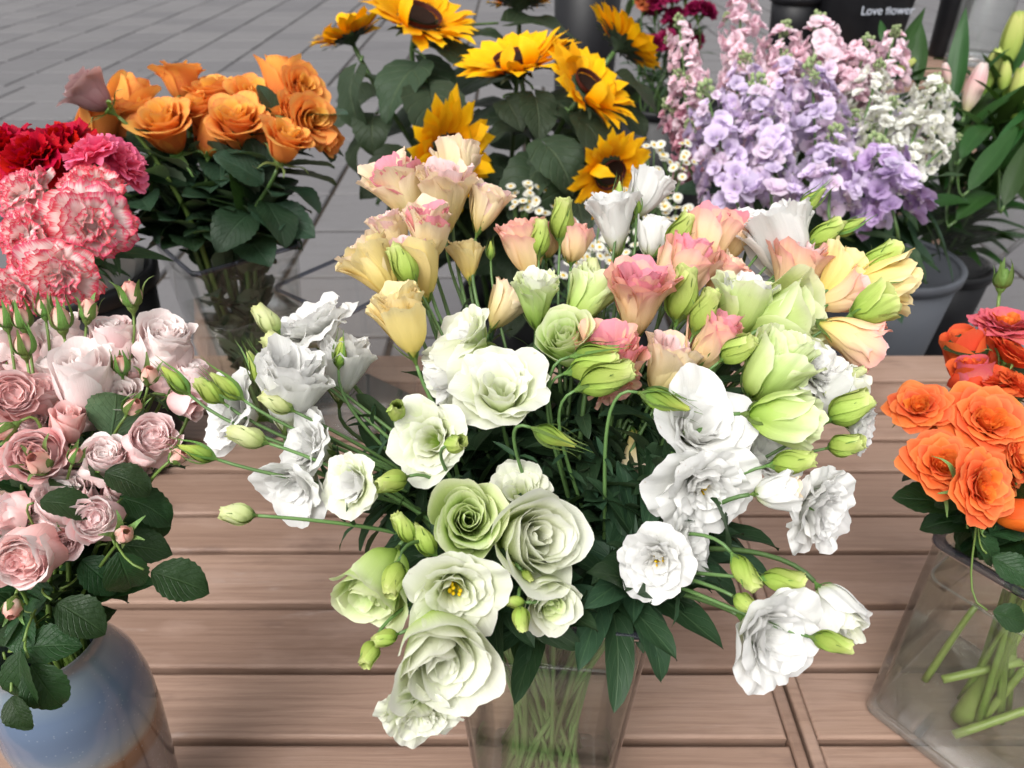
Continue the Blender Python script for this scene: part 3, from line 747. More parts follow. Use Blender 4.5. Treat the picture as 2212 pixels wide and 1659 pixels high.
def table(x0, x1, label, strip_side):
    base = Vector(((x0 + x1) / 2, .7, 0))
    t = empty('slatted_table', base, label, 'table', 'wooden slatted display tables')
    rr = random.Random(int(x1 * 100))
    sx0 = x0 + (.0 if strip_side > 0 else .0155); sx1 = x1 - (.0155 if strip_side > 0 else .0)
    for a, c in zip(EDGES[1:], EDGES[:-1]):
        g = rr.uniform(.007, .0115)
        o = board(sx0, sx1, a + g * .5, c - g * .5, TABLE + rr.uniform(-.001, .001), .022, 'slat', t, base)
        o.rotation_euler.z = rr.uniform(-.0012, .0012)
    sx = (x1 - .0145, x1 - .001) if strip_side > 0 else (x0 + .001, x0 + .0145)
    board(sx[0], sx[1], EDGES[-1], EDGES[0], TABLE + .001, .05, 'end_trim', t, base)
    for xx in (x0 + .06, (x0 + x1) / 2, x1 - .06):
        board(xx - .02, xx + .02, EDGES[-1] + .01, EDGES[0] - .01, TABLE - .024, .045, 'bearer', t, base)
    for xx in (x0 + .06, x1 - .06):
        for yy in (EDGES[-1] + .06, EDGES[0] - .06):
            board(xx - .025, xx + .025, yy - .025, yy + .025, TABLE - .07, TABLE - .07, 'leg', t, base)
    return t
table(-1.25, .322, 'brown wooden slatted table carrying the ceramic vase and the lisianthus vase', 1)
table(.3245, 1.55, 'brown wooden slatted table carrying the vase of orange spray roses', -1)

# ------------------------------------------------------------------ vases
MAT['plastic'] = clear_mat('clear_plastic', (0.985, 0.987, 0.982), haze=.004, gloss=1.3)
MAT['plastic_rim'] = clear_mat('plastic_rim', (0.42, 0.44, 0.5), haze=.12, haze_col=(.16, .17, .22), gloss=1.2)
MAT['water'] = clear_mat('vase_water', (0.945, 0.955, 0.915), ior=1.3, haze=.005, haze_col=(.36, .37, .27))
MAT['meniscus'] = clear_mat('meniscus', (0.62, 0.65, 0.58), haze=.1, gloss=1.5)
MAT['glass'] = clear_mat('thick_glass', (0.93, 0.94, 0.94), haze=.05, gloss=1.0)
MAT['glass_base'] = clear_mat('glass_base', (0.93, 0.94, 0.94), haze=.05, gloss=2.2)
MAT['film'] = clear_mat('clear_film', (0.93, 0.93, 0.93), haze=.05, gloss=1.3, rough=.12)
def rsq(hw, z, cr=.18, n=6, rot=0.0):
    """rounded square ring"""
    out = []
    for q in range(4):
        for i in range(n):
            a = math.pi / 2 * (q + i / (n - 1)); c = hw * (1 - cr)
            cx, cy = [(1, 1), (-1, 1), (-1, -1), (1, -1)][q]
            out.append((cx * c + math.cos(a) * hw * cr, cy * c + math.sin(a) * hw * cr, z))
    return out
def shell(rings, cap=False):
    P = np.array(rings, float)
    b = MB(); b.grid(P, None, wrap=True)
    if cap:
        n = P.shape[1]; b.f.append(tuple(range(n - 1, -1, -1))); b.mi.append(0)
        k = (P.shape[0] - 1) * n; b.f.append(tuple(k + i for i in range(n))); b.mi.append(0)
    return b
def square_vase(c, h, rt_, rb, rot, label, water=None, cr=.2, th=.003, group=None, glass='plastic', rimmat='plastic_rim'):
    t = empty('clear_vase', c, label, 'vase', group); t.rotation_euler.z = rot
    def hw(z): return rb + (rt_ - rb) * (z / h)
    put('wall', shell([rsq(hw(z), z, cr) for z in (0.004, h * .3, h * .6, h - .005)]).mesh('wall'), MAT[glass], t)
    put('inner_wall', shell([rsq(hw(z) - th, z, cr) for z in (0.012, h * .4, h - .005)]).mesh('inner_wall'), MAT[glass], t)
    put('rim', shell([rsq(hw(h - .005) - th, h - .005, cr), rsq(rt_ - th, h, cr), rsq(rt_ + .0022, h, cr), rsq(rt_ + .0022, h - .0055, cr), rsq(hw(h - .005), h - .005, cr)]).mesh('rim'), MAT[rimmat], t)
    put('base', shell([rsq(rb * .96, 0.0005, cr), rsq(rb, .004, cr), rsq(rb - th, .012, cr)], cap=True).mesh('base'), MAT['glass_base'], t)
    if water:
        put('water', shell([rsq(hw(z) - th - .0008, z, cr) for z in (.013, water * .5, water)], cap=True).mesh('water'), MAT['water'], t)
    if water:
        put('waterline', shell([rsq(hw(water) - th - .0009, water - .0016, cr), rsq(hw(water) - th - .0003, water + .0012, cr), rsq(hw(water) - th - .003, water + .0002, cr)]).mesh('waterline'), MAT['meniscus'], t)
    return t
def ground_xy(p, z=TABLE): return Vector((p[0], p[1], z))

# centre vase: front rim edge measured at (957,1345) to (1415,1372)
VH = .345
ra, rb_ = at_height(957, 1343, TABLE + VH), at_height(1415, 1372, TABLE + VH)
rdir = (rb_ - ra); rw = rdir.length / 2; rot = math.atan2(rdir.y, rdir.x)
nrm2 = Vector((-math.sin(rot), math.cos(rot), 0))
VC = ground_xy((ra + rb_) / 2 + nrm2 * rw)
print('centre vase half width', rw, 'at', VC, 'rot', math.degrees(rot))
square_vase(VC, VH, rw, rw * .74, rot, 'clear square plastic vase of water holding the white and peach lisianthus', water=VH - .055, cr=.13)
# right vase: left bottom corner at (1885,1535)
pb = at_height(1884, 1532, TABLE)
RVR = math.radians(38)
RW = .092
RC = ground_xy(pb) - Vector((math.cos(RVR + math.pi * .75), math.sin(RVR + math.pi * .75), 0)) * RW * 1.27
RVH = .27
square_vase(RC, RVH, RW * 1.0, RW, RVR, 'thick clear square vase of water holding the orange spray roses', water=RVH - .05, cr=.16, th=.006)
# orange rose vase and the empty vase behind
OC = ground_xy(at_height(488, 520, TABLE + .34)); OVR = math.radians(40)
square_vase(OC, .34, .082, .056, OVR, 'clear tapered square vase holding the tall orange roses', water=.23, cr=.14)
EC = ground_xy(at_height(745, 610, TABLE + .25))
square_vase(EC, .25, .082, .078, math.radians(52), 'empty clear square vase standing beside the vase of orange roses', cr=.22)

# ceramic vase
def ceramic_material():
    k = NT('glazed_stoneware')
    tc = k.n('TexCoord').outputs['Object']
    z = k.n('SeparateXYZ', Vector=tc).outputs[2]
    nz = k.noise(tc, 16, 5, 0.6); big = k.noise(tc, 7, 3, 0.5)
    zz = k.math('ADD', z, k.math('MULTIPLY', k.math('SUBTRACT', nz, 0.5), 0.016))
    f = k.n('MapRange'); 
    for i, val in ((0, zz), (1, 0.0), (2, 0.30), (3, 0.0), (4, 1.0)): k.set(f.inputs[i], val)
    c = k.ramp(f.outputs[0], [(0.0, (.12, .09, .085)), (0.56, (.16, .12, .115)), (0.585, (.14, .065, .032)), (0.63, (.19, .09, .045)), (0.655, (.24, .22, .19)), (0.70, (.19, .225, .265)), (0.77, (.125, .165, .245)), (0.86, (.12, .165, .25)), (0.93, (.19, .24, .29)), (1.0, (.13, .13, .13))])
    c = k.mix(k.math('MULTIPLY', k.math('SUBTRACT', big, 0.5, clamp=True), 1.6, clamp=True), c, (.2, .24, .28))
    vo = k.n('TexVoronoi', Scale=230.0); k.t.links.new(tc, vo.inputs['Vector'])
    sp = k.n('MapRange'); 
    for i, val in ((0, vo.outputs['Distance']), (1, 0.22), (2, 0.1), (3, 0.0), (4, 0.3)): k.set(sp.inputs[i], val)
    c = k.mix(k.math('MULTIPLY', sp.outputs[0], k.math('GREATER_THAN', k.noise(tc, 90, 2), 0.5)), c, (.36, .4, .42))
    pb_ = k.n('BsdfPrincipled', Roughness=k.math('MULTIPLY_ADD', nz, 0.12, 0.1), Normal=k.bump(k.noise(tc, 45, 3), 0.12, 0.002)); k.set(pb_.inputs['Base Color'], c)
    pb_.inputs['Specular IOR Level'].default_value = 0.6
    pb_.inputs['Coat Weight'].default_value = 0.5; pb_.inputs['Coat Roughness'].default_value = 0.06
    return k.done(pb_.outputs[0])
CVH = .30
CC = ground_xy(at_height(92, 1376, TABLE + CVH))
t = empty('ceramic_vase', CC, 'blue and brown glazed stoneware vase full of pale pink spray roses', 'vase')
prof = [(.0, .0005), (.034, .0005), (.038, .006), (.0435, .06), (.049, .12), (.0525, .17), (.0535, .215), (.05, .247), (.041, .274), (.0365, .288), (.0375, .297), (.0365, .3), (.0345, .297), (.0335, .285), (.036, .268), (.045, .24)]
prof = [(r_ * 1.12, z_) for r_, z_ in prof]
pf = np.array(prof); tt_ = np.arange(len(pf)); fine_t = np.linspace(0, len(pf) - 1, 60)
put('body', MB().lathe(np.stack([np.interp(fine_t, tt_, pf[:, 0]), np.interp(fine_t, tt_, pf[:, 1])], -1), 64).mesh('body'), ceramic_material(), t)

# buckets
MAT['black_plastic'] = plain_mat('black_plastic', (.009, .009, .011), .45, .35, 40, .3, .08)
MAT['grey_plastic'] = plain_mat('grey_plastic', (.085, .092, .108), .42, .45, 12, .12, .05)
def bucket(c, h, r1, r0, label, mat, name='flower_bucket', group=None, band=True):
    t = empty(name, c, label, 'bucket', group)
    put('body', MB().lathe([(0, .002), (r0 * .94, .002), (r0, .008), (lerp(r0, r1, .5), h * .5), (r1, h), (r1 - .004, h), (lerp(r0, r1, .5) - .005, h * .5), (r0 - .005, .02), (0, .02)], 48).mesh('body'), MAT[mat], t)
    put('rim', MB().lathe([(r1 - .001, h - .022), (r1 + .006, h - .02), (r1 + .008, h), (r1 + .004, h + .004), (r1 - .006, h + .003), (r1 - .006, h - .004)], 48).mesh('rim'), MAT[mat], t)
    return t
BC = ground_xy(at_height(165, 590, TABLE + .33)); BH = .33
bucket(BC, BH, .1, .075, 'glossy black round bucket holding the carnations', 'black_plastic', group='black flower buckets')
SC = Vector((at_height(1815, 560, .42).x + .035, 1.66, 0)); SH = .5
bucket(SC, SH, .155, .1, 'slate grey bucket behind the table holding the stock flowers', 'grey_plastic')
SFC = Vector((at_height(1110, 560, .4).x, 1.74, 0))
bucket(SFC, .38, .13, .095, 'black bucket on the paving holding the sunflowers', 'black_plastic', group='black flower buckets')

# ------------------------------------------------------------------ flowers
REG, FULL = {}, {}
def leaf_rot(direction, up, roll=0.0):
    """leaf frame: Y along direction, Z near up"""
    y = Vector(direction).normalized()
    x = y.cross(Vector(up))
    if x.length < 1e-4: x = y.cross(Vector((1, 0, 0)))
    x.normalize(); z = x.cross(y)
    return Matrix((x, y, z)).transposed() @ Matrix.Rotation(roll, 3, 'Y')

def stem_path(base, neck, tip, axis, n0=7, n1=16, pull=.9):
    d0 = neck - base
    L = (tip - neck).length
    k = L * pull
    m_neck = (d0.normalized() * .75 + Vector((0, 0, .25))) .normalized() * k
    pa = hermite(base, d0 * .9, neck, m_neck * (d0.length / max(L, .05)) * .6, n0)
    pb = hermite(neck, m_neck, tip, Vector(axis) * k * .8, n1)
    return np.concatenate([pa[:-1], pb]), n0 - 1

def add_leaves(t, path, k0, kind, mat, count, size, s0, s1, rng, spread=(25, 75), pair=False, base=None):
    P_ = path[k0:]
    n = len(P_)
    for i in range(count):
        s = lerp(s0, s1, (i + rng.random() * .6) / count)
        f = s * (n - 1); j = min(int(f), n - 2)
        p = Vector(P_[j] + (P_[j + 1] - P_[j]) * (f - j)); tg = Vector(P_[j + 1] - P_[j]).normalized()
        az0 = rng.random() * 6.28
        for q in range(2 if pair else 1):
            side = frame(tg, az0 + q * math.pi) @ Vector((1, 0, 0))
            ang = math.radians(rng.uniform(*spread))
            d = (tg * math.cos(ang) + side * math.sin(ang))
            d.z = d.z * .9
            R = leaf_rot(d, tg * .6 + Vector((0, 0, .5)) - side * .2, rng.uniform(-.4, .4))
            put('leaf', rng.choice(LEAF[kind]), MAT[mat], t, xform(p - base, R, size * rng.uniform(.7, 1.2)))

def flower(name, cat, label, group, kind, C, axis, size, mats, neck, base, calyx='lisi', stem_r=.0022, stem='stem', leaves=(), seed=0, stamens=False, variant=None, pull=.9, bud=False, reg=None):
    rng = random.Random(seed * 7 + 3)
    if bud:
        B = BUD[kind][seed % len(BUD[kind])] if variant is None else BUD[kind][variant]
        head_mesh = B['base']
    else:
        B = BL[kind][seed % len(BL[kind])] if variant is None else BL[kind][variant]
        head_mesh = CALYX[calyx][seed % len(CALYX[calyx])]
    axis = Vector(axis).normalized()
    org = C - axis * (B['hc'] * size)
    depth = {'lisi': .12, 'goblet': .12, 'rose': .2, 'carn': .42}[calyx] if not bud else (.28 if kind == 'rose' else .1)
    tip = org - axis * (depth * size)
    t = empty(name, base, label, cat, group)
    path, k0 = stem_path(base, neck, tip, axis, pull=pull)
    FULL[t.name] = path
    REG.setdefault(reg or group, []).append((t, Vector(base), path[k0:]))
    rad = np.linspace(stem_r * 1.6, stem_r * .8, len(path))
    put('stem', MB().tube(path - np.array(base), rad, 6).mesh('stem'), MAT[stem], t)
    head = put('flower_head', head_mesh, MAT['sepal'], t, xform(org - base, frame(axis, rng.random() * 6.28), size))
    head.scale = head.scale * 1.0
    for nm, tier, m in B['parts']:
        mt = MAT['sepal'] if tier == 2 else MAT[mats[min(tier, len(mats) - 1)]]
        put(nm, m, mt, head)
    if stamens:
        b = MB()
        for i in range(7):
            a = i * .9 + rng.random(); r = rng.uniform(.03, .075); z = B['hc'] * rng.uniform(.62, .8)
            c = np.array([r * math.cos(a), r * math.sin(a), z])
            b.tube([(0, 0, .05), c], [.006, .005], 4)
            b.lathe([(.001, 0), (.018, .01), (.022, .03), (.016, .05), (.001, .058)], 6); b.v[-1] = b.v[-1] + c
        put('stamens', b.mesh('stamens'), MAT['stamen'], head)
    for kd, mt, cnt, sz, s0, s1, pr in leaves:
        add_leaves(t, path, k0, kd, mt, cnt, sz, s0, s1, rng, pair=pr, base=base)
    return t

def attach_leaf(reg, x, y, w, d, ang, n, kind, var, mat, widen=1.0, up=.2, frac=.6, r=.0009, pmat='stem_rose'):
    """a leaf centred at view (x, y), tip towards ang, upper face tilted n from the camera, carried by the nearest stem of its bunch"""
    L = w / FV * d
    nn = facing(*n); dv = CR * math.cos(math.radians(ang)) + CU * math.sin(math.radians(ang)); dv = (dv - nn * dv.dot(nn)).normalized()
    o = at_depth(x, y, d) - dv * L * frac
    tgt = np.array(o - dv * L * .5 - Vector((0, 0, .02)))
    best = min(((np.linalg.norm(p_ - tgt, axis=1).min(), i) for i, (t_, b_, p_) in enumerate(REG[reg])))[1]
    t, base, path = REG[reg][best]
    p = Vector(path[int(np.linalg.norm(path - tgt, axis=1).argmin())]); q = (o - p).length
    pts = hermite(p, ((o - p).normalized() + Vector((0, 0, up))) * q * .8, o, dv * q * .8, 8)
    put('petiole', MB().tube(pts - np.array(base), r, 5).mesh('petiole'), MAT[pmat], t)
    R = Matrix((dv.cross(nn), dv, nn)).transposed()
    if widen != 1.0: R = R @ Matrix.Scale(widen, 3, Vector((1, 0, 0)))
    put('leaf', LEAF[kind][var % len(LEAF[kind])], MAT[mat], t, xform(o - base, R, L))
def zl(y):  # camera depth of the lisianthus bunch by height in the view
    return float(np.interp(y, [350, 420, 520, 700, 900, 1100, 1300, 1560], [.70, .69, .665, .605, .555, .515, .485, .46]))
rimc = VC + Vector((0, 0, VH))
def vase_neck(C, rimc, hw, rng, f=.78):
    d = Vector((C.x - rimc.x, C.y - rimc.y, 0)); L = d.length
    d = d / max(L, 1e-5) * min(hw * f, L * .6)
    return rimc + d + Vector((rng.uniform(-.16, .16) * hw, rng.uniform(-.2, .2) * hw, rng.uniform(-.012, .0)))
def vase_base(neck, rimc, h, hwb, rng, z=.018):
    d = Vector((neck.x - rimc.x, neck.y - rimc.y, 0)) * -.5
    d = d + Vector((rng.uniform(-.75, .75) * hwb, rng.uniform(-.75, .75) * hwb, 0))
    m = hwb * .72
    d.x = max(-m, min(m, d.x)); d.y = max(-m, min(m, d.y))
    return rimc + d + Vector((0, 0, -h + z))

LG = 'lisianthus in the centre vase'
# x, y, width, image angle of face, tilt from camera, kind, inner/outer colour, dz, label, stamens
LISI = [
 (1085, 838, 205, 90, 42, 'open', 'ivory,ivory', -.01, 'wide open ivory lisianthus with pale green throat below the cream blooms', 0),
 (1000, 722, 158, 140, 62, 'open', 'white,ivory', .015, 'white lisianthus turned away showing lime petal backs above the widest ivory bloom', 0),
 (1010, 800, 150, 200, 70, 'goblet', 'white,ivory', .03, 'pale lisianthus petals tucked under the turned white bloom', 0),
 (927, 950, 170, 150, 20, 'open', 'ivory,ivory', 0, 'round ivory lisianthus with a lime bud resting on its edge', 0),
 (1012, 1120, 158, 70, 18, 'semi', 'lime,lime', -.012, 'tightly spiralled lime tinged lisianthus above the bloom with yellow anthers', 0),
 (1172, 1160, 205, 25, 28, 'semi', 'ivory,ivory', -.008, 'large ivory lisianthus with a dark slit opening over the vase rim', 0),
 (1122, 1058, 140, 100, 45, 'open', 'ivory,ivory', .03, 'ivory lisianthus half hidden behind the bloom with a slit opening', 0),
 (982, 1285, 205, -60, 14, 'open', 'ivory,ivory', -.01, 'big ivory lisianthus with yellow anthers deep in its open throat', 1),
 (958, 1440, 215, -50, 24, 'semi', 'ivory,ivory', -.02, 'ivory lisianthus with flared green backed petals hanging in front of the vase', 0),
 (905, 1548, 180, -80, 36, 'full', 'ivory,ivory', .0, 'pale ruffled lisianthus hanging lowest beside the clear vase', 0),
 (795, 1290, 160, -120, 40, 'semi', 'lime,lime', .005, 'pale green lisianthus with layered petals and a round lime bud against it', 0),
 (1195, 1310, 118, -50, 22, 'semi', 'lime,ivory', .012, 'small green backed lisianthus rosette touching the vase rim', 0),
 (758, 1050, 140, 170, 32, 'open', 'white,ivory', 0, 'white lisianthus with a lime bud pressed to its side', 0),
 (668, 692, 160, 118, 66, 'full', 'white,white', .01, 'ruffled white lisianthus seen from the side above two pale buds', 0),
 (628, 840, 150, 75, 62, 'cup', 'white,white', 0, 'white lisianthus with a folded back petal among slender buds', 0),
 (490, 885, 150, 160, 50, 'full', 'white,white', .02, 'white lisianthus with a broad drooping petal behind slim green buds', 0),
 (655, 968, 150, 160, 50, 'full', 'white,white', .012, 'crumpled white lisianthus below the slender green buds', 0),
 (632, 1055, 165, 230, 40, 'open', 'white,white', .015, 'drooping white lisianthus with a torn hanging petal', 0),
 (742, 790, 112, 80, 72, 'cup', 'white,white', .03, 'shaded white lisianthus behind the green stems near the empty vase', 0),
 (1520, 915, 215, 60, 30, 'open', 'white,white', -.01, 'large white lisianthus with greenish throat beneath the pink peach blooms', 0),
 (1528, 1062, 220, -70, 26, 'full', 'white,white', 0, 'wide white lisianthus with a speck of yellow anther in its centre', 1),
 (1782, 1105, 190, -20, 40, 'full', 'white,white', 0, 'densely ruffled pure white lisianthus leaning over the table slats', 0),
 (1672, 1378, 215, -20, 24, 'open', 'white,white', -.01, 'large pure white lisianthus with a cupped centre hanging beside lime buds', 0),
 (1418, 1215, 160, 200, 22, 'full', 'white,white', 0, 'ragged white lisianthus with a cluster of yellow anthers', 1),
 (1490, 1170, 130, 20, 55, 'open', 'white,white', .012, 'wavy white lisianthus tucked behind the ragged bloom with yellow anthers', 0),
 (1765, 790, 140, 40, 42, 'full', 'white,white', 0, 'white lisianthus beside the pale green goblet bloom', 0),
 (1870, 925, 118, -15, 58, 'full', 'white,white', .01, 'white lisianthus facing outwards at the edge of the bunch', 0),
 (1652, 975, 150, 60, 40, 'open', 'white,white', .03, 'white lisianthus half covered by the green tulip shaped bloom', 0),
 (1806, 1318, 112, -60, 52, 'goblet', 'ivory,white', 0, 'half opened creamy white lisianthus bud beside the largest hanging white bloom', 0),
 (1680, 1062, 88, 10, 68, 'goblet', 'cream,white', -.015, 'cream half opened lisianthus bud between two white blooms', 0),
 (1805, 850, 110, 40, 60, 'goblet', 'ivory,white', .015, 'ivory half opened lisianthus with a lime tip', 0),
 (1738, 672, 175, 20, 58, 'semi', 'lime,lime', 0, 'large pale green rose shaped lisianthus with folded outer petals', 0),
 (1688, 645, 140, 100, 62, 'semi', 'ivory,lime', .03, 'pale green lisianthus behind the large rose shaped green bloom', 0),
 (1668, 792, 150, 62, 66, 'goblet', 'lime,lime', -.005, 'pale green goblet lisianthus with one tall upright petal', 0),
 (1692, 902, 128, -5, 74, 'goblet', 'lime,lime', -.015, 'green tulip shaped lisianthus pointing sideways above white blooms', 0),
 (1598, 668, 135, 75, 68, 'cup', 'white,lime', .01, 'frilled white lisianthus with green petal backs beside lime buds', 0),
 (1157, 645, 105, 92, 62, 'cup', 'ivory,lime', .0, 'upright green cup shaped lisianthus with frilled white top', 0),
 (1268, 648, 120, 62, 96, 'cup', 'lime,lime', .01, 'green lisianthus cup turned away next to the frilled green cup', 0),
 (1218, 718, 122, 110, 34, 'semi', 'lime,lime', -.005, 'round pale green rosette lisianthus above the widest ivory bloom', 0),
 (1398, 418, 95, 62, 72, 'cup', 'white,white', .02, 'topmost white lisianthus against the small daisies', 0),
 (1325, 478, 112, 98, 74, 'cup', 'white,white', .02, 'white trumpet lisianthus with a bud stem crossing it', 0),
 (1412, 512, 80, 80, 80, 'goblet', 'white,white', .02, 'small closed white lisianthus beside a lime bud', 0),
 (1628, 470, 120, 85, 66, 'full', 'white,white', .03, 'flat ruffled white lisianthus under the lilac stock', 0),
 (1690, 528, 155, 110, 76, 'cup', 'white,white', .015, 'broad white trumpet lisianthus under the stock flowers', 0),
 (1778, 562, 100, 60, 70, 'full', 'white,white', .02, 'white lisianthus wedged beside a yellow one', 0),
 (1345, 602, 90, 90, 62, 'full', 'white,white', .04, 'white lisianthus peeping out behind the rosy peach bloom', 0),
 # peach, cream and pink
 (868, 412, 130, 112, 62, 'cup', 'pinkin,cream', 0, 'pink rimmed cream lisianthus cup at the outer top of the cream cluster', 0),
 (985, 362, 105, 85, 84, 'cup', 'cream,cream', .01, 'tall cream lisianthus standing against the sunflower', 0),
 (962, 425, 128, 88, 58, 'cup', 'blush,cream', -.005, 'blush topped cream lisianthus with crumpled centre', 0),
 (1050, 448, 92, 70, 76, 'cup', 'blush,cream', 0, 'slim cream lisianthus with a pink lip beside the blush topped one', 0),
 (926, 500, 112, 85, 62, 'cup', 'pinkin,cream', -.02, 'cream lisianthus with a bright pink heart on a straight green stem', 0),
 (845, 505, 85, 110, 66, 'cup', 'blush,cream', .01, 'small blush lisianthus under the pink rimmed cup', 0),
 (812, 580, 125, 125, 78, 'cup', 'cream,yellow', 0, 'pale yellow lisianthus leaning outwards beside a lime bud', 0),
 (905, 575, 125, 100, 72, 'cup', 'blush,yellow', .01, 'cream yellow lisianthus behind a slanting lime bud', 0),
 (870, 692, 135, 105, 72, 'cup', 'yellow,yellow', 0, 'buttery yellow lisianthus trumpet below the cream cluster', 0),
 (1132, 535, 110, 105, 82, 'cup', 'peach,peach', .01, 'peach lisianthus trumpet next to two upright lime buds', 0),
 (1238, 525, 82, 85, 80, 'goblet', 'peach,peach', .015, 'narrow peach lisianthus behind an upright lime bud', 0),
 (1180, 520, 70, 90, 84, 'goblet', 'peach,peach', .03, 'peach lisianthus half hidden between the two upright lime buds', 0),
 (1010, 560, 75, 95, 84, 'cup', 'yellow,yellow', .04, 'shaded cream lisianthus behind the straight stems', 0),
 (1090, 660, 90, 60, 80, 'cup', 'cream,cream', .05, 'shaded cream lisianthus low among the stems', 0),
 (1378, 650, 148, 88, 56, 'cup', 'pinkin,peach', -.01, 'vivid pink and peach lisianthus with a double rosy centre', 0),
 (1472, 582, 132, 70, 68, 'goblet', 'pinkin,peach', .01, 'rosy peach lisianthus behind the tall lime buds', 0),
 (1520, 520, 120, 75, 78, 'goblet', 'pinkin,peach', .01, 'peach lisianthus goblet with pink edge beside the broad white trumpet', 0),
 (1580, 515, 100, 70, 80, 'cup', 'pinkin,peach', .03, 'apricot lisianthus with pink lip under the flat white bloom', 0),
 (1535, 742, 132, 62, 62, 'goblet', 'pinkin,peach', .01, 'rosy lisianthus behind the second lime bud stem', 0),
 (1440, 790, 120, 70, 66, 'cup', 'blush,cream', .02, 'cream peach lisianthus with torn edge between bud stems', 0),
 (1325, 785, 145, 95, 52, 'cup', 'pinkin,peach', .012, 'pink peach lisianthus behind the drooping pair of green buds', 0),
 (1335, 845, 110, -60, 70, 'full', 'peach,peach', .02, 'peach lisianthus lip showing below the drooping green buds', 0),
 (1560, 600, 90, 50, 80, 'cup', 'cream,peach', .03, 'small apricot lisianthus in the shade under the white trumpet', 0),
 (1718, 592, 135, 80, 72, 'cup', 'blush,peach', .02, 'pale peach lisianthus behind the large green rose shaped bloom', 0),
 (1815, 592, 105, 48, 86, 'cup', 'yellow,yellow', .005, 'clear yellow lisianthus with frilled tip', 0),
 (1908, 612, 125, 5, 78, 'goblet', 'yellow,yellow', .0, 'large pale yellow lisianthus reaching past the grey bucket', 0),
 (1818, 640, 110, 20, 70, 'cup', 'blush,peach', .02, 'blush lisianthus between green and yellow blooms', 0),
 (1838, 728, 120, -25, 88, 'cup', 'blush,peach', .01, 'peach trumpet lisianthus pointing downwards over the table edge', 0),
 (1380, 985, 95, -80, 70, 'cup', 'blush,cream', .09, 'shaded peach lisianthus deep among the dark stems', 0),
]
BUDS = [  # x, y, length, image angle, tilt, kind, colour, dz
 (574, 688, 82, 128, 82, 'mid', 'budpale', -.01), (600, 748, 88, 138, 75, 'fat', 'budpale', -.005), (556, 795, 86, 118, 84, 'thin', 'bud', -.012),
 (449, 843, 76, 138, 78, 'mid', 'bud', -.01), (487, 832, 86, 140, 84, 'thin', 'bud', -.014), (377, 820, 82, 135, 88, 'thin', 'budthin', -.012),
 (594, 868, 80, 152, 78, 'mid', 'budpale', -.018), (530, 943, 88, 162, 80, 'mid', 'budpale', -.018), (424, 976, 82, 160, 88, 'thin', 'budthin', -.012),
 (508, 1110, 78, 172, 72, 'fat', 'budpale', -.005), (857, 885, 66, 60, 30, 'fat', 'bud', -.02), (986, 957, 66, 20, 40, 'fat', 'bud', -.045),
 (842, 1042, 80, 195, 55, 'fat', 'bud', -.01), (872, 1138, 78, 122, 78, 'mid', 'bud', -.005), (912, 1165, 85, 130, 88, 'mid', 'bud', .004), (850, 1255, 86, -100, 50, 'fat', 'bud', -.02),
 (828, 1380, 62, -170, 60, 'fat', 'bud', -.006), (797, 1415, 66, -110, 45, 'fat', 'bud', -.006), (1127, 1340, 60, -80, 66, 'fat', 'bud', -.002),
 (1110, 1300, 50, 170, 66, 'mid', 'bud', -.002), (1096, 1225, 38, 30, 60, 'mid', 'bud', .0), (1140, 1245, 36, -40, 60, 'mid', 'bud', .0),
 (1166, 510, 86, 88, 82, 'mid', 'bud', -.01), (1214, 470, 98, 86, 82, 'mid', 'bud', -.01), (868, 568, 100, 122, 82, 'mid', 'bud', -.02),
 (1470, 497, 92, 62, 84, 'mid', 'bud', -.01), (1337, 415, 48, 88, 84, 'thin', 'bud', .0), (1374, 440, 50, 92, 84, 'thin', 'budthin', .005),
 (1475, 630, 130, 82, 72, 'mid', 'bud', -.02), (1522, 668, 108, 70, 72, 'mid', 'bud', -.02), (1598, 752, 92, 38, 62, 'fat', 'bud', -.02),
 (1315, 815, 132, 22, 80, 'mid', 'bud', -.02), (1288, 790, 120, 14, 84, 'mid', 'bud', -.012), (1290, 762, 100, 8, 90, 'thin', 'budthin', -.02),
 (1756, 430, 74, 42, 88, 'thin', 'bud', -.0), (1838, 487, 72, 28, 88, 'thin', 'bud', -.0), (1785, 502, 92, 40, 84, 'mid', 'bud', .0), (1722, 500, 60, 50, 80, 'mid', 'budpale', .005),
 (1902, 560, 112, 42, 86, 'mid', 'bud', -.012), (1885, 660, 95, 25, 80, 'goblet', 'bud', -.016),
 (1842, 878, 108, 38, 66, 'fat', 'bud', -.012), (1832, 960, 82, 18, 50, 'fat', 'bud', -.01), (1718, 997, 100, 12, 72, 'mid', 'bud', -.025),
 (1695, 1252, 96, 0, 78, 'mid', 'bud', -.012), (1612, 1240, 92, -58, 62, 'mid', 'bud', -.01), (1612, 1303, 62, -20, 36, 'fat', 'bud', -.018),
 (1802, 1388, 88, -10, 76, 'mid', 'bud', -.012), (1440, 868, 110, -18, 90, 'thin', 'budthin', -.025), (1200, 945, 96, -22, 88, 'thin', 'budthin', -.02),
 (1282, 585, 66, 98, 84, 'mid', 'budpale', .0), (1848, 805, 50, 25, 70, 'mid', 'budpale', -.005), (1060, 540, 40, 90, 84, 'thin', 'budthin', .02), (1430, 620, 44, 88, 84, 'thin', 'budthin', .02), (735, 760, 66, 84, 88, 'thin', 'budthin', -.005),
]
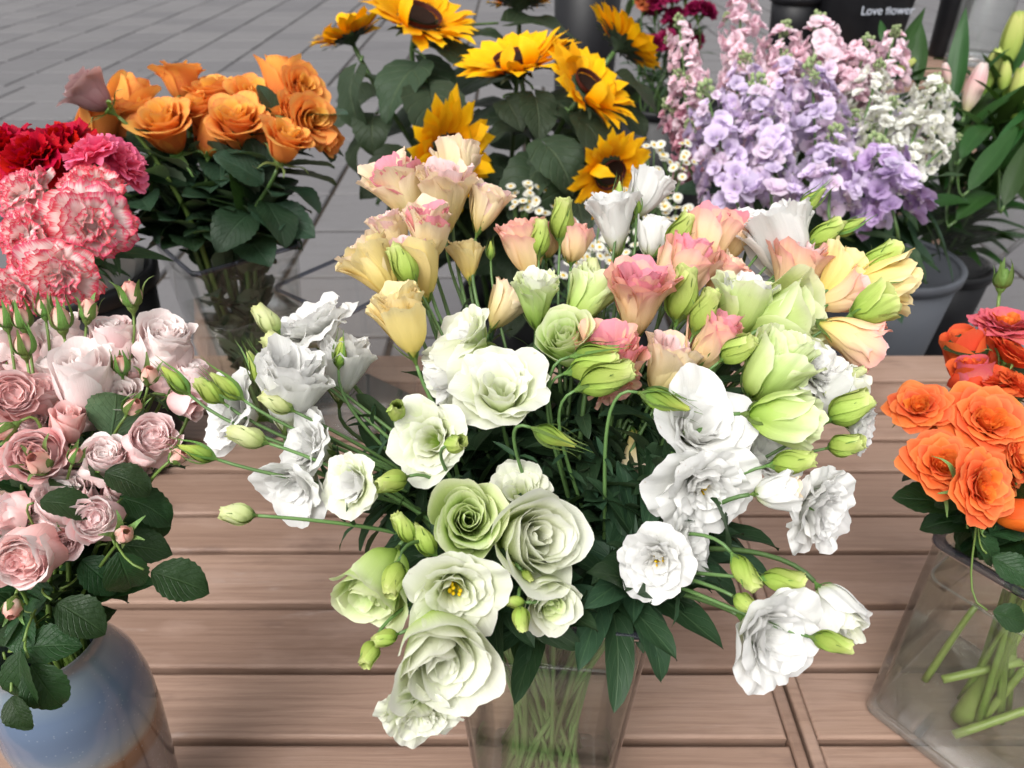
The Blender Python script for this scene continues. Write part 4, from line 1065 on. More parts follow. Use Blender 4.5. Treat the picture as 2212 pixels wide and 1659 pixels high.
for i, (x, y, w, a, tl, kind, cols, dz, label, st) in enumerate(LISI):
    rng = random.Random(500 + i)
    d = zl(y) + dz
    C = at_depth(x, y, d); size = w * (1.05 if kind in ('goblet', 'cup') else 1.06) * (1.16 if x < 770 and y > 680 and y < 1000 else 1.0) / FV * d
    nk = vase_neck(C, rimc, rw, rng); bs = vase_base(nk, rimc, VH, rw * .74, rng)
    flower('lisianthus', 'flower', label, LG, kind, C, facing(a, tl), size, cols.split(','), nk, bs, 'goblet' if kind == 'goblet' else 'lisi', .0019, 'stem' if rng.random() < .6 else 'stem_dark',
           (('lisi', 'leaf_lisi', 4, .072, .0, .45, True), ('lisi', 'leaf_lisi', 1, .05, .45, .66, True)), i, bool(st))
BLAB = '''pale bud topmost of three above the ruffled white bloom|half open pale bud under the topmost pale bud|slim green bud standing before the white bloom with a folded petal|lime bud between two slim ones at the outer end|slim bud above the plump lime one at the outer end|outermost slim bud with claw like sepals above the pink roses|pale bud lying before the white bloom with a folded petal|pale bud under the broad drooping white petal|slim pointed bud stretching over the pink roses|pale opening bud lowest on the outer side over the slats|round lime bud just above the round ivory bloom|lime bud resting on the rim of the round ivory bloom|lime bud pressed to the white bloom with wide ruffles|yellow green bud above the spiralled lime bloom|long green bud beside the spiralled lime bloom|round lime bud against the layered pale green bloom|upper of two round lime buds over the slats|lower of two round lime buds over the slats|lime bud hanging under a smaller one at the vase rim|little bud above the one hanging at the vase rim|tiny bud under the slit opening bloom|tiny bud beside the small green rosette at the rim|shorter of two upright lime buds before the peach trumpets|taller of two upright lime buds before the peach trumpets|slanting lime bud before the cream yellow blooms|lime bud leaning on the peach goblet|closed bud on a long stem crossing the white trumpet|slim dark bud beside the topmost white bloom|large tall yellow green bud above the vivid pink bloom|frilled lime bud beside the large tall one|unfurling lime bud before the pale green goblet bloom|larger of a drooping pair of green buds|smaller of the drooping pair of green buds|dark slim bud arching over the drooping pair|slim bud pointing at the short lilac stock|slim bud pointing at the deep violet stock|green bud beside the bud pointing at violet stock|pale bud under the slim bud below the stock|lime bud above the large pale yellow bloom|opening lime bud beside the large pale yellow bloom|plump lime bud over the outward facing white bloom|lime bud with an open rosette tip over the slats|lime bud above the cream half opened one|upper lime bud pointing outwards above the largest hanging bloom|lime bud bending down above the largest hanging bloom|round lime bud touching the largest hanging bloom|green bud under the creamy half opened one|dark slim bud reaching over the large white bloom|slim bud arching over the round ivory blooms|pale bud above the turned away green cup|lime tip on the ivory half opened bloom|thin young bud between the cream stems|thin young bud beside the rosy peach bloom|thin young bud behind the ruffled white bloom'''.split('|')
for i, (x, y, w, a, tl, kind, col, dz) in enumerate(BUDS):
    rng = random.Random(900 + i)
    d = zl(y) + dz
    C = at_depth(x, y, d); size = w * 1.04 / FV * d
    nk = vase_neck(C, rimc, rw, rng); bs = vase_base(nk, rimc, VH, rw * .74, rng)
    lab = BLAB[i].replace('bud', 'lisianthus bud', 1) if 'bud' in BLAB[i] else BLAB[i]
    kw = dict(bud=True) if kind != 'goblet' else {}
    flower('lisianthus_bud', 'flower bud', lab, 'lisianthus buds in the centre vase', kind, C, facing(a, tl), size, [col, col], nk, bs, 'goblet', .0014, 'stem',
           (('lisismall', 'leaf_lisi', 2, .028, .25, .72, True), ('lisi', 'leaf_lisi', 1, .05, .05, .4, True)), i, **kw)

# pink spray roses in the ceramic vase
PC = CC + Vector((0, 0, CVH))
def zp(y): return float(np.interp(y, [640, 760, 900, 1050, 1200, 1320], [.66, .64, .61, .58, .555, .54]))
LV_P = (('rose', 'leaf_rose', 4, .052, .12, .75, False),)
PINK = [ # x,y,w,a,t,kind,cols,dz,label
 (358, 738, 128, 62, 52, 'cuprose', 'rpale,rpale', .0, 'pale pink spray rose with ruffled top beside the bare orange rose stems'),
 (243, 728, 108, 85, 66, 'cuprose', 'rpale,rpink', .01, 'pale pink spray rose behind an upright green bud'),
 (130, 722, 112, 92, 66, 'cuprose', 'rpale,rpale', .02, 'creamy pink spray rose below the edged carnations'),
 (180, 820, 140, 78, 52, 'wrap', 'rpale,rpale', -.01, 'large creamy half open spray rose with smooth outer petals'),
 (128, 788, 95, 120, 60, 'cuprose', 'rpale,rpale', .02, 'cream spray rose pressed behind the large smooth one'),
 (262, 845, 100, 62, 34, 'semi', 'rpale,rpale', .0, 'small round blush spray rose with a spiral centre'),
 (28, 855, 125, 10, 34, 'cuprose', 'rdeep,rpink', -.01, 'pink spray rose with spread outer petals at the edge of the bunch'),
 (92, 850, 85, 50, 60, 'cuprose', 'rdeep,rpink', .01, 'deeper pink spray rose next to the large smooth one'),
 (146, 915, 88, 68, 56, 'wrap', 'rdeep,rdeep', .0, 'tight salmon pink spray rose'),
 (80, 985, 138, 15, 26, 'cuprose', 'rdeep,rpink', -.01, 'broad pink spray rose behind a brownish bud'),
 (225, 990, 108, 62, 46, 'cuprose', 'rpale,rpink', .0, 'rounded pink spray rose above a long green leaf'),
 (328, 950, 115, 42, 40, 'cuprose', 'rpink,rpink', -.005, 'plump pink spray rose with a folded heart over the slats'),
 (400, 872, 70, -20, 74, 'wrap', 'rdeep,rpink', .01, 'small pink spray rose hanging behind lisianthus buds'),
 (415, 812, 82, 80, 70, 'cuprose', 'rpale,rpink', .02, 'pale pink spray rose behind the slim lisianthus bud'),
 (205, 1122, 112, 40, 18, 'cuprose', 'rpink,rpale', -.01, 'peach pink spray rose with a dark slit heart and papery collar'),
 (140, 1085, 140, 70, 48, 'cuprose', 'rpale,rpink', .015, 'pale spray rose shaded by a broad dark leaf'),
 (55, 1205, 135, -20, 10, 'cuprose', 'rdeep,rpale', -.015, 'flat open pink spray rose with crimped quartered heart'),
 (136, 1175, 78, -25, 26, 'semi', 'rpink,rpink', .0, 'small beige pink spray rose beside the flat open one'),
 (8, 1105, 100, 160, 40, 'cuprose', 'rpink,rpale', .0, 'cropped pink spray rose above the flat open one'),
 (4, 1160, 70, 180, 40, 'semi', 'rpink,rpale', .01, 'tiny pink spray rose peeking past the flat open one'),
 (8, 735, 90, 100, 62, 'cuprose', 'rpale,rpink', .01, 'blush spray rose under the clustered green buds'),
 (60, 770, 80, 100, 62, 'cuprose', 'rpink,rpink', .02, 'blush spray rose hidden behind bud stems'),
 (8, 1000, 90, 180, 40, 'cuprose', 'rdeep,rpink', .01, 'pink spray rose overlapped by the broad one with a bud'),
 (300, 1010, 60, 20, 70, 'wrap', 'rpink,rpale', .02, 'pale spray rose tucked behind the plump pink ones'),
 (200, 760, 85, 90, 62, 'cuprose', 'rpale,rpink', .03, 'blush spray rose between the upper row and the smooth one'), (310, 790, 75, 60, 60, 'cuprose', 'rpink,rpale', .03, 'small blush spray rose under the ruffled pale rose'), (60, 920, 85, 60, 50, 'cuprose', 'rpink,rpink', .02, 'pink spray rose above the broad one'),
 (190, 890, 75, 60, 56, 'cuprose', 'rpale,rpink', .03, 'shaded blush spray rose beside the tight salmon one'), (160, 1040, 85, 60, 50, 'cuprose', 'rpink,rpink', .03, 'pink spray rose under the rounded one'), (250, 1060, 70, 40, 50, 'wrap', 'rpale,rpink', .02, 'pale spray rose above the long pointed leaf'),
 (80, 1110, 90, 60, 40, 'cuprose', 'rpale,rpink', .02, 'blush spray rose beside the peach pink one'), (40, 800, 80, 90, 60, 'wrap', 'rpale,rpink', .03, 'half open blush spray rose under the bud cluster'), (365, 820, 70, 60, 66, 'cuprose', 'rpink,rpink', .03, 'pink spray rose low behind the ruffled pale one'),
]
PBUD = [(283, 640, 72, 88, 70, 1), (131, 692, 66, 92, 72, 0), (48, 692, 58, 95, 72, 0), (52, 748, 62, 90, 72, 0), (190, 672, 60, 75, 74, 1), (262, 790, 52, 80, 60, 0), (322, 812, 58, 60, 50, 1),
        (286, 880, 58, 40, 60, 0), (163, 985, 48, 50, 60, 0), (383, 985, 58, 30, 60, 1), (85, 1002, 80, 80, 28, 1), (15, 930, 56, -130, 50, 0), (268, 1155, 62, 35, 42, 2), (28, 1312, 62, -60, 40, 1), (12, 690, 56, 90, 70, 0), (95, 668, 50, 88, 70, 0)]
PLABEL = '''pink tipped rosebud standing alone on a tall stalk before the black bucket|closed rosebud on a straight stalk under the drooping edged carnation|closed rosebud in the cluster below the edged carnations|closed rosebud low in the cluster beside the blush rose|rosebud with spreading sepals next to the drooping carnation|closed rosebud above the small round blush rose|pink tipped rosebud under the ruffled pale rose|rosebud lying on the small round blush rose|closed rosebud beside the rounded pink rose|rosebud hanging beside the plump pink rose|brownish pink rosebud in front of the broad pink rose|cream green rosebud nodding beside the broad pink rose|fat rosebud with curled sepals above the slats|pale rosebud nodding over the ceramic vase|closed rosebud at the outer end of the bud cluster|small rosebud at the top of the bud cluster'''.split('|')
def rose_neck(C, top, r, rng, f=.6):
    d = Vector((C.x - top.x, C.y - top.y, 0)); L = d.length
    return top + d / max(L, 1e-5) * min(r * f, L * .5) + Vector((rng.uniform(-.2, .2) * r, rng.uniform(-.2, .2) * r, -.01))
for i, (x, y, w, a, tl, kind, cols, dz, label) in enumerate(PINK):
    rng = random.Random(1300 + i); d = zp(y) + dz
    C = at_depth(x, y, d); size = w * .88 / FV * d
    nk = rose_neck(C, PC, .034, rng); bs = CC + Vector((rng.uniform(-.02, .02), rng.uniform(-.02, .02), .012))
    flower('spray_rose', 'rose', label, 'pink spray roses in the ceramic vase', kind, C, facing(a, tl), size, cols.split(','), nk, bs, 'rose', .0018, 'stem_rose', LV_P + (('rose', 'leaf_rose', 1, .026, .8, .95, False),), 40 + i)
for i, (x, y, w, a, tl, var) in enumerate(PBUD):
    rng = random.Random(1500 + i); d = zp(y) - .015
    C = at_depth(x, y, d); size = w * 1.18 / FV * d
    nk = rose_neck(C, PC, .034, rng); bs = CC + Vector((rng.uniform(-.03, .03), rng.uniform(-.03, .03), .012))
    flower('rosebud', 'rosebud', PLABEL[i], 'pink rosebuds in the ceramic vase', 'rose', C, facing(a, tl), size, ['rbud'], nk, bs, 'rose', .0014, 'stem_rose', (('rose', 'leaf_rose', 1, .03, .4, .9, False),), i, bud=True, variant=var)
for (x, y, w, d, ang, n, lab) in [   # broad rose leaves that stand out
    (390, 1253, 132, .545, -12, (60, 40), 'broad round rose leaf reaching out over the slats beside the ceramic vase'),
    (146, 1080, 118, .545, 10, (90, 50), 'dark rose leaf lying across the pale spray rose'),
    (275, 1030, 110, .575, -15, (90, 45), 'long pointed rose leaf below the rounded pink rose'),
    (320, 1085, 130, .59, -8, (80, 50), 'drooping dark rose leaf over the table below the pink roses'),
    (310, 1180, 120, .585, 5, (70, 45), 'shaded rose leaf beside the fat rosebud'),
    (275, 1250, 130, .56, -70, (0, 30), 'rose leaf hanging over the shoulder of the ceramic vase'),
    (175, 1330, 125, .535, -30, (70, 40), 'pointed rose leaf lying on the ceramic rim'),
    (100, 1390, 125, .53, 10, (110, 40), 'wrinkled rose leaf at the mouth of the ceramic vase'),
    (45, 1370, 100, .535, -60, (110, 40), 'small rose leaf above the ceramic vase mouth'),
    (95, 1490, 130, .515, -60, (60, 25), 'glossy rose leaf hanging down the blue glaze'),
    (28, 1480, 150, .51, -85, (140, 30), 'long rose leaf hanging at the outer side of the blue vase'),
    (30, 1545, 90, .505, -60, (120, 30), 'rose leaf tip lowest on the blue vase'),
    (60, 1290, 110, .55, 200, (90, 35), 'dark rose leaf under the flat open pink rose'),
    (215, 1240, 110, .57, -40, (70, 40), 'dark rose leaf between the rose stems'),
    (10, 1350, 110, .54, 120, (120, 40), 'rose leaf shaded at the outer side of the vase mouth'),
    (250, 1120, 120, .60, -20, (70, 45), 'shaded rose leaf behind the papery peach pink rose'),
    (340, 1130, 90, .6, -50, (40, 40), 'small shaded rose leaf over the table slats')]:
    attach_leaf('pink spray roses in the ceramic vase', x, y, w, d, ang, n, 'rose', w, 'leaf_rose')

# carnations in the black bucket
BT = BC + Vector((0, 0, BH))
def bucket_stem(C, top, r, rng, h, f=.55):
    d = Vector((C.x - top.x, C.y - top.y, 0)); L = d.length
    nk = top + d / max(L, 1e-5) * min(r * f, L * .6) + Vector((rng.uniform(-.2, .2) * r, rng.uniform(-.2, .2) * r, -.01))
    bs = top + Vector((rng.uniform(-.4, .4) * r, rng.uniform(-.4, .4) * r, -h + .025))
    return nk, bs
CARN = [
 (128, 300, 150, 100, 40, 'cared', .80, 'red carnation next to the wilted mauve rose'), (60, 335, 165, 110, 35, 'cared', .77, 'large deep red carnation above the edged ones'), (5, 300, 120, 120, 45, 'cared', .81, 'red carnation cropped at the outer side'), (95, 375, 90, -60, 70, 'cared', .79, 'drooping red carnation petals between the edged carnations'),
 (188, 322, 120, 118, 70, 'capink', .755, 'hot pink carnation turned sideways beside the red one'), (268, 338, 132, 40, 72, 'capink', .78, 'hot pink carnation leaning towards the orange roses'),
 (40, 405, 135, 130, 40, 'cabi', .73, 'white carnation with red edging under the red carnation'), (195, 395, 140, 70, 42, 'cabi', .735, 'pink and white edged carnation under the hot pink one'), (192, 482, 185, -20, 32, 'cabi', .70, 'largest red edged white carnation over the black bucket'),
 (245, 470, 120, 10, 60, 'cabi', .74, 'red edged carnation tucked beside the largest one'), (35, 500, 140, 160, 35, 'cabi', .69, 'red edged carnation with creamy heart at the outer side'), (45, 570, 120, 200, 45, 'cabi', .69, 'red edged carnation hanging below the creamy hearted one'),
 (125, 602, 165, -80, 40, 'cabi', .665, 'red edged carnation drooping above the rosebuds'), (25, 640, 120, -120, 45, 'cabi', .68, 'red edged carnation partly covered by rosebuds'), (110, 455, 110, 80, 50, 'cabi', .75, 'shaded red edged carnation in the middle of the bunch')]
for i, (x, y, w, a, tl, col, d, label) in enumerate(CARN):
    rng = random.Random(1700 + i)
    C = at_depth(x, y, d); size = w * 1.04 / FV * d
    nk, bs = bucket_stem(C, BT, .09, rng, BH)
    flower('carnation', 'carnation', label, 'carnations in the black bucket', 'carnation', C, facing(a, tl), size, [col], nk, bs, 'carn', .002, 'stem', (('lily', 'leaf_stock', 2, .06, .2, .8, True),), i)
# crumpled paper in the black bucket
rsp = np.random.RandomState(5)
uu, vv_ = np.meshgrid(np.linspace(-1, 1, 13), np.linspace(0, 1, 9))
Pp = np.stack([.085 * np.cos(uu * 1.3) * (1 - .0 * vv_) , .085 * np.sin(uu * 1.3), .02 - .1 * vv_ + .05 * (1 - vv_)], -1) + rsp.randn(9, 13, 3) * .004
tag(put('paper_liner', MB().grid(Pp).mesh('paper_liner'), plain_mat('grey_tissue', (.5, .5, .48), .8, .2), None, Matrix.Translation(BT) @ Matrix.Rotation(-.2, 4, 'Z')), 'crumpled grey tissue paper lining the black carnation bucket', 'paper')

# orange roses
OT = OC + Vector((0, 0, .34))
def zo(y): return float(np.interp(y, [150, 320], [1.10, 1.03]))
ORG = [
 (350, 265, 142, 95, 36, 'rose', 0, 'widest open orange rose with a golden heart'), (508, 258, 138, 80, 36, 'rose', 0, 'golden orange rose with coral edges in front of the bunch'), (390, 162, 108, 92, 74, 'rose', .02, 'orange rose standing highest on a long sepalled stem'),
 (458, 198, 120, 90, 58, 'rose', .03, 'orange rose seen edge on behind the golden ones'), (548, 208, 115, 60, 44, 'rose', .03, 'yellow orange rose behind the coral edged one'), (608, 172, 95, 100, 76, 'wrap', .03, 'tall coral orange rose beside the sunflower leaves'),
 (655, 190, 105, 10, 44, 'rose', .01, 'orange rose facing the sunflowers'), (672, 258, 112, -5, 44, 'rose', -.01, 'orange rose with coral back leaning towards the sunflowers'), (620, 298, 118, 55, 52, 'rose', -.02, 'peach orange rose lowest at the side of the bunch'),
 (430, 232, 105, 100, 44, 'rose', .02, 'orange rose wedged between the two widest ones'), (212, 265, 85, 70, 72, 'wrap', .0, 'orange rose half hidden by the red carnation'), (282, 210, 90, 60, 80, 'wrap', .02, 'browning orange rose with a curled petal'),
 (268, 258, 80, 100, 70, 'wrap', .03, 'small orange rose behind the browning one'), (592, 252, 90, 90, 70, 'rose', .04, 'shaded orange rose in the middle of the bunch'), (455, 290, 80, 80, 84, 'wrap', .05, 'orange rose back low in the bunch'), (700, 295, 70, -40, 84, 'wrap', .03, 'dry orange petals at the side of the bunch'), (560, 300, 80, 90, 84, 'wrap', .06, 'shaded orange rose back beside the peach orange one'), (300, 240, 95, 110, 60, 'rose', .02, 'orange rose pressed against the widest one'), (490, 190, 90, 80, 60, 'rose', .05, 'pale orange rose at the back of the bunch'), (640, 235, 95, 30, 50, 'rose', .02, 'orange rose squeezed between the two facing the sunflowers')]
for i, (x, y, w, a, tl, kind, dz, label) in enumerate(ORG):
    rng = random.Random(1900 + i); d = zo(y) + dz
    C = at_depth(x, y, d); size = w * .98 / FV * d
    nk, bs = bucket_stem(C, OT, .075, rng, .34)
    flower('orange_rose', 'rose', label, 'tall orange roses', kind, C, facing(a, tl), size, ['orin', 'orout'] if kind == 'rose' else ['orout', 'orout'], nk, bs, 'rose', .003, 'stem_dark', (('rose', 'leaf_rose2', 11, .085, .0, .82, False),), i)
    t_, b_, _p = REG['tall orange roses'][-1]
    add_leaves(t_, FULL[t_.name], 0, 'rose', 'leaf_rose2', 4, .055, .06, .27, rng, spread=(10, 35), base=b_)
rng = random.Random(77)
C = at_depth(180, 192, 1.0); nk, bs = bucket_stem(C, OT, .075, rng, .34)
flower('mauve_rose', 'rose', 'wilted dusty mauve rose with a wine red heart above the red carnations', None, 'rose', C, facing(140, 62), 112 / FV * 1.0, ['mauve', 'mauve'], nk, bs, 'rose', .003, 'stem_rose', (('rose', 'leaf_rose2', 3, .06, .1, .6, False),), 2)

# orange spray roses in the right vase
RT = RC + Vector((0, 0, RVH))
def zr(y): return float(np.interp(y, [600, 700, 850, 1060], [.80, .77, .71, .655]))
OSP = [
 (1985, 872, 128, 125, 44, 'rosette', 'osin,osout', 0, 'orange spray rose reaching out over the table slats'), (2140, 905, 190, 95, 34, 'rosette', 'osin,osout', -.01, 'largest light orange spray rose with a crinkled heart'), (2038, 998, 165, 105, 34, 'rosette', 'osin,osout', -.005, 'orange spray rose with a dark folded heart and a pink outer petal'),
 (2132, 1052, 168, 30, 20, 'rosette', 'osin,osout', -.02, 'orange spray rose lowest over the clear vase'), (2178, 692, 140, 95, 58, 'rosette', 'osin,pinkback', .0, 'topmost orange spray rose with pink outer petals'), (2200, 760, 120, 60, 62, 'rosette', 'coral,coral', .0, 'coral red spray rose under the topmost one'),
 (2140, 812, 140, 90, 62, 'rosette', 'coral,coral', .01, 'flat coral red spray rose behind the largest orange one'), (2090, 768, 95, 110, 80, 'wrap', 'coral,coral', .03, 'dark red orange rose half hidden by a leaf'), (2100, 805, 80, 100, 70, 'cuprose', 'coral,pinkback', .01, 'small coral spray rose with green sepal'),
 (2205, 985, 110, 20, 40, 'rosette', 'osin,osout', .0, 'cropped orange spray rose beside the largest one'), (2062, 870, 90, 80, 60, 'rosette', 'coral,osout', .02, 'shaded orange spray rose behind the outermost one'), (2210, 830, 110, 60, 60, 'rosette', 'osin,coral', .01, 'orange coral spray rose behind the largest bloom'), (2060, 935, 90, 110, 60, 'cuprose', 'osin,osout', .03, 'small orange rose in the gap of the cluster'), (2105, 850, 90, 100, 60, 'rosette', 'osin,coral', .03, 'coral orange spray rose above the largest one'), (2180, 1020, 100, 30, 50, 'rosette', 'osin,osout', .02, 'orange spray rose between the lowest and the largest'), (2150, 750, 90, 90, 62, 'cuprose', 'coral,coral', .03, 'coral rose under the topmost spray rose'), (2212, 1110, 80, 0, 60, 'wrap', 'yellow,osin', .0, 'yellow orange half open rose at the vase mouth')]
for i, (x, y, w, a, tl, kind, cols, dz, label) in enumerate(OSP):
    rng = random.Random(2100 + i); d = zr(y) + dz
    C = at_depth(x, y, d); size = w * 1.0 / FV * d
    nk, bs = bucket_stem(C, RT, .07, rng, RVH)
    flower('orange_spray_rose', 'rose', label, 'orange spray roses in the thick clear vase', kind, C, facing(a, tl), size, cols.split(','), nk, bs, 'rose', .0024, 'stem_rose', (('rose', 'leaf_rose', 5, .055, .05, .7, False),), i)
C = at_depth(2165, 605, .79); rng = random.Random(3); nk, bs = bucket_stem(C, RT, .07, rng, RVH)
flower('rosebud', 'rosebud', 'closed green rosebud standing alone above the orange spray roses', None, 'rose', C, facing(90, 72), 66 / FV * .79, ['sepal'], nk, bs, 'rose', .002, 'stem_rose', (), 3, bud=True, variant=0)
for (x, y, w, d, ang, n, lab) in [(2090, 750, 95, .76, 175, (90, 40), 'rose leaf lying over the dark red orange rose'), (2060, 1075, 70, .68, 200, (60, 40), 'small rose leaf under the orange spray rose with a folded heart'), (2140, 1180, 90, .66, -60, (90, 40), 'shaded rose leaf inside the thick vase mouth'),
                                  (2190, 1230, 95, .645, -40, (120, 30), 'round rose leaf hanging beside the thick vase'), (2190, 1335, 85, .62, -20, (120, 25), 'serrated rose leaf lowest beside the thick vase'), (2120, 725, 70, .78, 60, (60, 40), 'upright rose leaf beside the topmost orange spray rose'), (2175, 1140, 100, .67, 30, (90, 45), 'dark rose leaf under the lowest orange spray rose')]:
    attach_leaf('orange spray roses in the thick clear vase', x, y, w, d, ang, n, 'rose', w, 'leaf_rose')
# the sheathed stalk and loose stems standing in the thick vase
MAT['stalk'] = stem_mat('wet_stalk', (.16, .24, .05), (.24, .32, .09), .3)
def stalk(px, py, qx, qy, z0, z1, r0, r1, label):
    a, b_ = at_height(px, py, TABLE + z0), at_height(qx, qy, TABLE + z1)
    t = empty('cut_stalk', a, label, 'stem', 'cut stems in the thick vase')
    p = hermite(a, (b_ - a) * 1.1, b_, (b_ - a) * .9 + Vector((.01, 0, 0)), 8)
    put('stem', MB().tube(p - np.array(a), np.linspace(r0, r1, 8), 10).mesh('stem'), MAT['stalk'], t)
rv = lambda f, z, g=0: RC + Vector((f, g, z))
for (a, b_, r0, r1, lab) in [(rv(-.03, .016, -.01), rv(.0, .11, .01), .013, .009, 'thick green sheathed stalk in the water of the thick vase'), (rv(.0, .1, .01), rv(.012, .24, .02), .0045, .004, 'forked stem above the sheathed stalk'),
                             (rv(-.065, .075, .0), rv(.01, .105, .0), .0045, .0045, 'cut stem lying slantwise in the water'), (rv(-.05, .02, -.03), rv(.06, .075, -.02), .005, .004, 'pale cut stem leaning across the vase bottom'), (rv(-.075, .06, .01), rv(-.05, .17, .02), .004, .003, 'thin stem against the vase wall'), (rv(-.02, .02, -.02), rv(.06, .2, .02), .0045, .0035, 'stem rising from the sheathed stalk')]:
    t = empty('cut_stalk', a, lab, 'stem', 'cut stems in the thick vase')
    p = hermite(a, (b_ - a) * 1.1, b_, (b_ - a) * .9 + Vector((.008, 0, 0)), 8)
    put('stem', MB().tube(p - np.array(a), np.linspace(r0, r1, 8), 10).mesh('stem'), MAT['stalk'], t)

# ------------------------------------------------------------------ sunflowers
def sun_rays(seed):
    rs = np.random.RandomState(seed); out = []
    n = 19
    for ring in range(2):
        for i in range(n):
            fold = rs.rand() < .06
            th = [80, 66, 62 + ring * 14, 80 + ring * 16] if not fold else [60, 20, -40, -70]
            th = [q + rs.randn() * 8 for q in th]
            Pp, UV = petal(rs, (.34 if ring else .31) * (1 + rs.randn() * .08), .072, th, nu=5, nv=8, r0=.205 + ring * .012, z0=.03 - ring * .02, az=(i + ring * .5) * 2 * math.pi / n + rs.randn() * .05, flat=.9, ruf=.008, rf=1., tipr=.25, pw=1.4, point=.12, wb=.55, wpk=.45, phimax=1., tilt=rs.randn() * .12)
            out.append(MB().grid(Pp, UV).mesh('ray_petal'))
    return out
SUNV = [sun_rays(600 + i) for i in range(3)]
b = MB().lathe([(0, .045), (.05, .047), (.1, .055), (.14, .07), (.155, .072)], 32)
SUN_DISC = b.mesh('disc')
b = MB(); rs_ = np.random.RandomState(3)
for i in range(150):
    a = i * GA; r = .145 + .075 * ((i * .61803) % 1); z = .062 - max(0, r - .19) * .6
    c = np.array([r * math.cos(a), r * math.sin(a), z]); o = np.array([math.cos(a), math.sin(a), 0])
    b.tube([c, c + np.array([0, 0, .035]) + o * .01, c + np.array([0, 0, .045]) + o * .018], [.008, .007, .003], 4, cap=False)
SUN_RING = b.mesh('disc_florets')
b = MB().lathe([(.02, -.14), (.035, -.1), (.12, -.045), (.21, .0), (.22, .025), (.16, .04)], 20)
for i in range(16):
    Pp, UV = petal(rs_, .22, .05, [80 + rs_.randn() * 10, 75, 80, 100], nu=3, nv=5, r0=.17, z0=-.03, az=i * .3927 + rs_.randn() * .1, flat=1, tipr=0, point=.2, wb=1, phimax=2)
    cen = Pp[:, 1:2]; b.grid(cen + (Pp - cen) * (1 - UV[..., 1] ** 1.3 * .9)[..., None], UV)
SUN_HEAD = b.mesh('flower_head')
SFT = SFC + Vector((0, 0, .38))
SUNF = [ # x,y,w,a,t,d,label
 (752, 72, 150, 115, 72, 1.58, 'sunflower in profile leaning towards the orange roses'), (905, 35, 215, 60, 44, 1.50, 'large sunflower with curled front petals beside the profile one'), (1118, 128, 220, 105, 50, 1.45, 'sunflower with petals folded over its dark disc'), (1272, 188, 200, 40, 46, 1.40, 'sunflower showing its brown disc ring beside the stock flowers'),
 (1348, 88, 165, 48, 84, 1.55, 'sunflower seen edge on against the black bucket'), (1122, -5, 160, 90, 78, 1.62, 'topmost sunflower cut by the picture edge'), (968, 338, 215, -20, 54, 1.36, 'low sunflower hidden behind the cream lisianthus'), (1318, 372, 165, -55, 48, 1.36, 'low sunflower nodding over the white lisianthus')]
for i, (x, y, w, a, tl, d, label) in enumerate(SUNF):
    rng = random.Random(2300 + i)
    C = at_depth(x, y, d); size = w / FV * d * 1.08; axis = facing(a, tl)
    nk, bs = bucket_stem(C, SFT, .12, rng, .38)
    org = C - axis * .05 * size; tip = org - axis * .13 * size
    t = empty('sunflower', bs, label, 'sunflower', 'sunflowers in the black bucket')
    path, k0 = stem_path(bs, nk, tip, axis)
    REG.setdefault('sun', []).append((t, Vector(bs), path[k0:]))
    put('stem', MB().tube(path - np.array(bs), np.linspace(.0075, .005, len(path)), 8).mesh('stem'), MAT['stem_dark'], t)
    head = put('flower_head', SUN_HEAD, MAT['leaf_sun'], t, xform(org - bs, frame(axis, rng.random() * 6.28), size))
    put('disc', SUN_DISC, MAT['disc'], head); put('disc_florets', SUN_RING, MAT['discring'], head)
    for m in SUNV[i % 3]: put('ray_petal', m, MAT['sun'], head)
    add_leaves(t, path, k0, 'sun', 'leaf_sun', 11, .14, .1, .93, rng, spread=(45, 95), base=bs)
def big_leaf(x, y, w, d, ang, n, lab, droop):
    attach_leaf('sun', x, y, w, d, ang, n, 'sun', droop, 'leaf_sun', r=.0025, pmat='stem_dark', frac=.7)
for q in [(945, 240, 170, 1.42, -82, (80, 40), 'large heart shaped sunflower leaf hanging with a pale midrib', 0), (855, 175, 150, 1.46, -110, (100, 45), 'sunflower leaf hanging under the large sunflower', 0), (740, 215, 140, 1.5, -100, (150, 50), 'dark sunflower leaf beside the orange roses', 1), (990, 110, 130, 1.5, -40, (80, 45), 'sunflower leaf below the large sunflower head', 3),
          (1180, 45, 150, 1.6, 15, (90, 50), 'sunflower leaf behind the topmost sunflower', 3), (1165, 245, 110, 1.4, -90, (60, 35), 'small sunflower leaf under the folded sunflower', 3), (1110, 240, 90, 1.42, -70, (100, 40), 'narrow sunflower leaf next to the bare paving', 3), (1215, 340, 140, 1.36, -60, (100, 40), 'crumpled sunflower leaf above the low sunflower', 1),
          (1310, 300, 150, 1.36, -50, (60, 45), 'twisted sunflower leaf under the ringed sunflower', 1), (1130, 390, 150, 1.42, -120, (110, 45), 'shaded sunflower leaf low on the stems', 0), (1000, 300, 110, 1.46, -60, (90, 45), 'sunflower leaf behind the low hidden sunflower', 0), (1390, 195, 110, 1.5, -20, (60, 50), 'sunflower leaf beside the pink stock', 3),
          (1250, 430, 140, 1.4, -80, (90, 45), 'dark sunflower leaf under the nodding sunflower', 0), (800, 260, 110, 1.5, -90, (90, 60), 'drooping sunflower leaf over the paving', 2), (1360, 240, 120, 1.5, -40, (90, 45), 'sunflower leaf behind the ringed sunflower', 0), (1060, 70, 120, 1.58, 30, (90, 50), 'sunflower leaf between the top sunflowers', 3)]: big_leaf(*q)

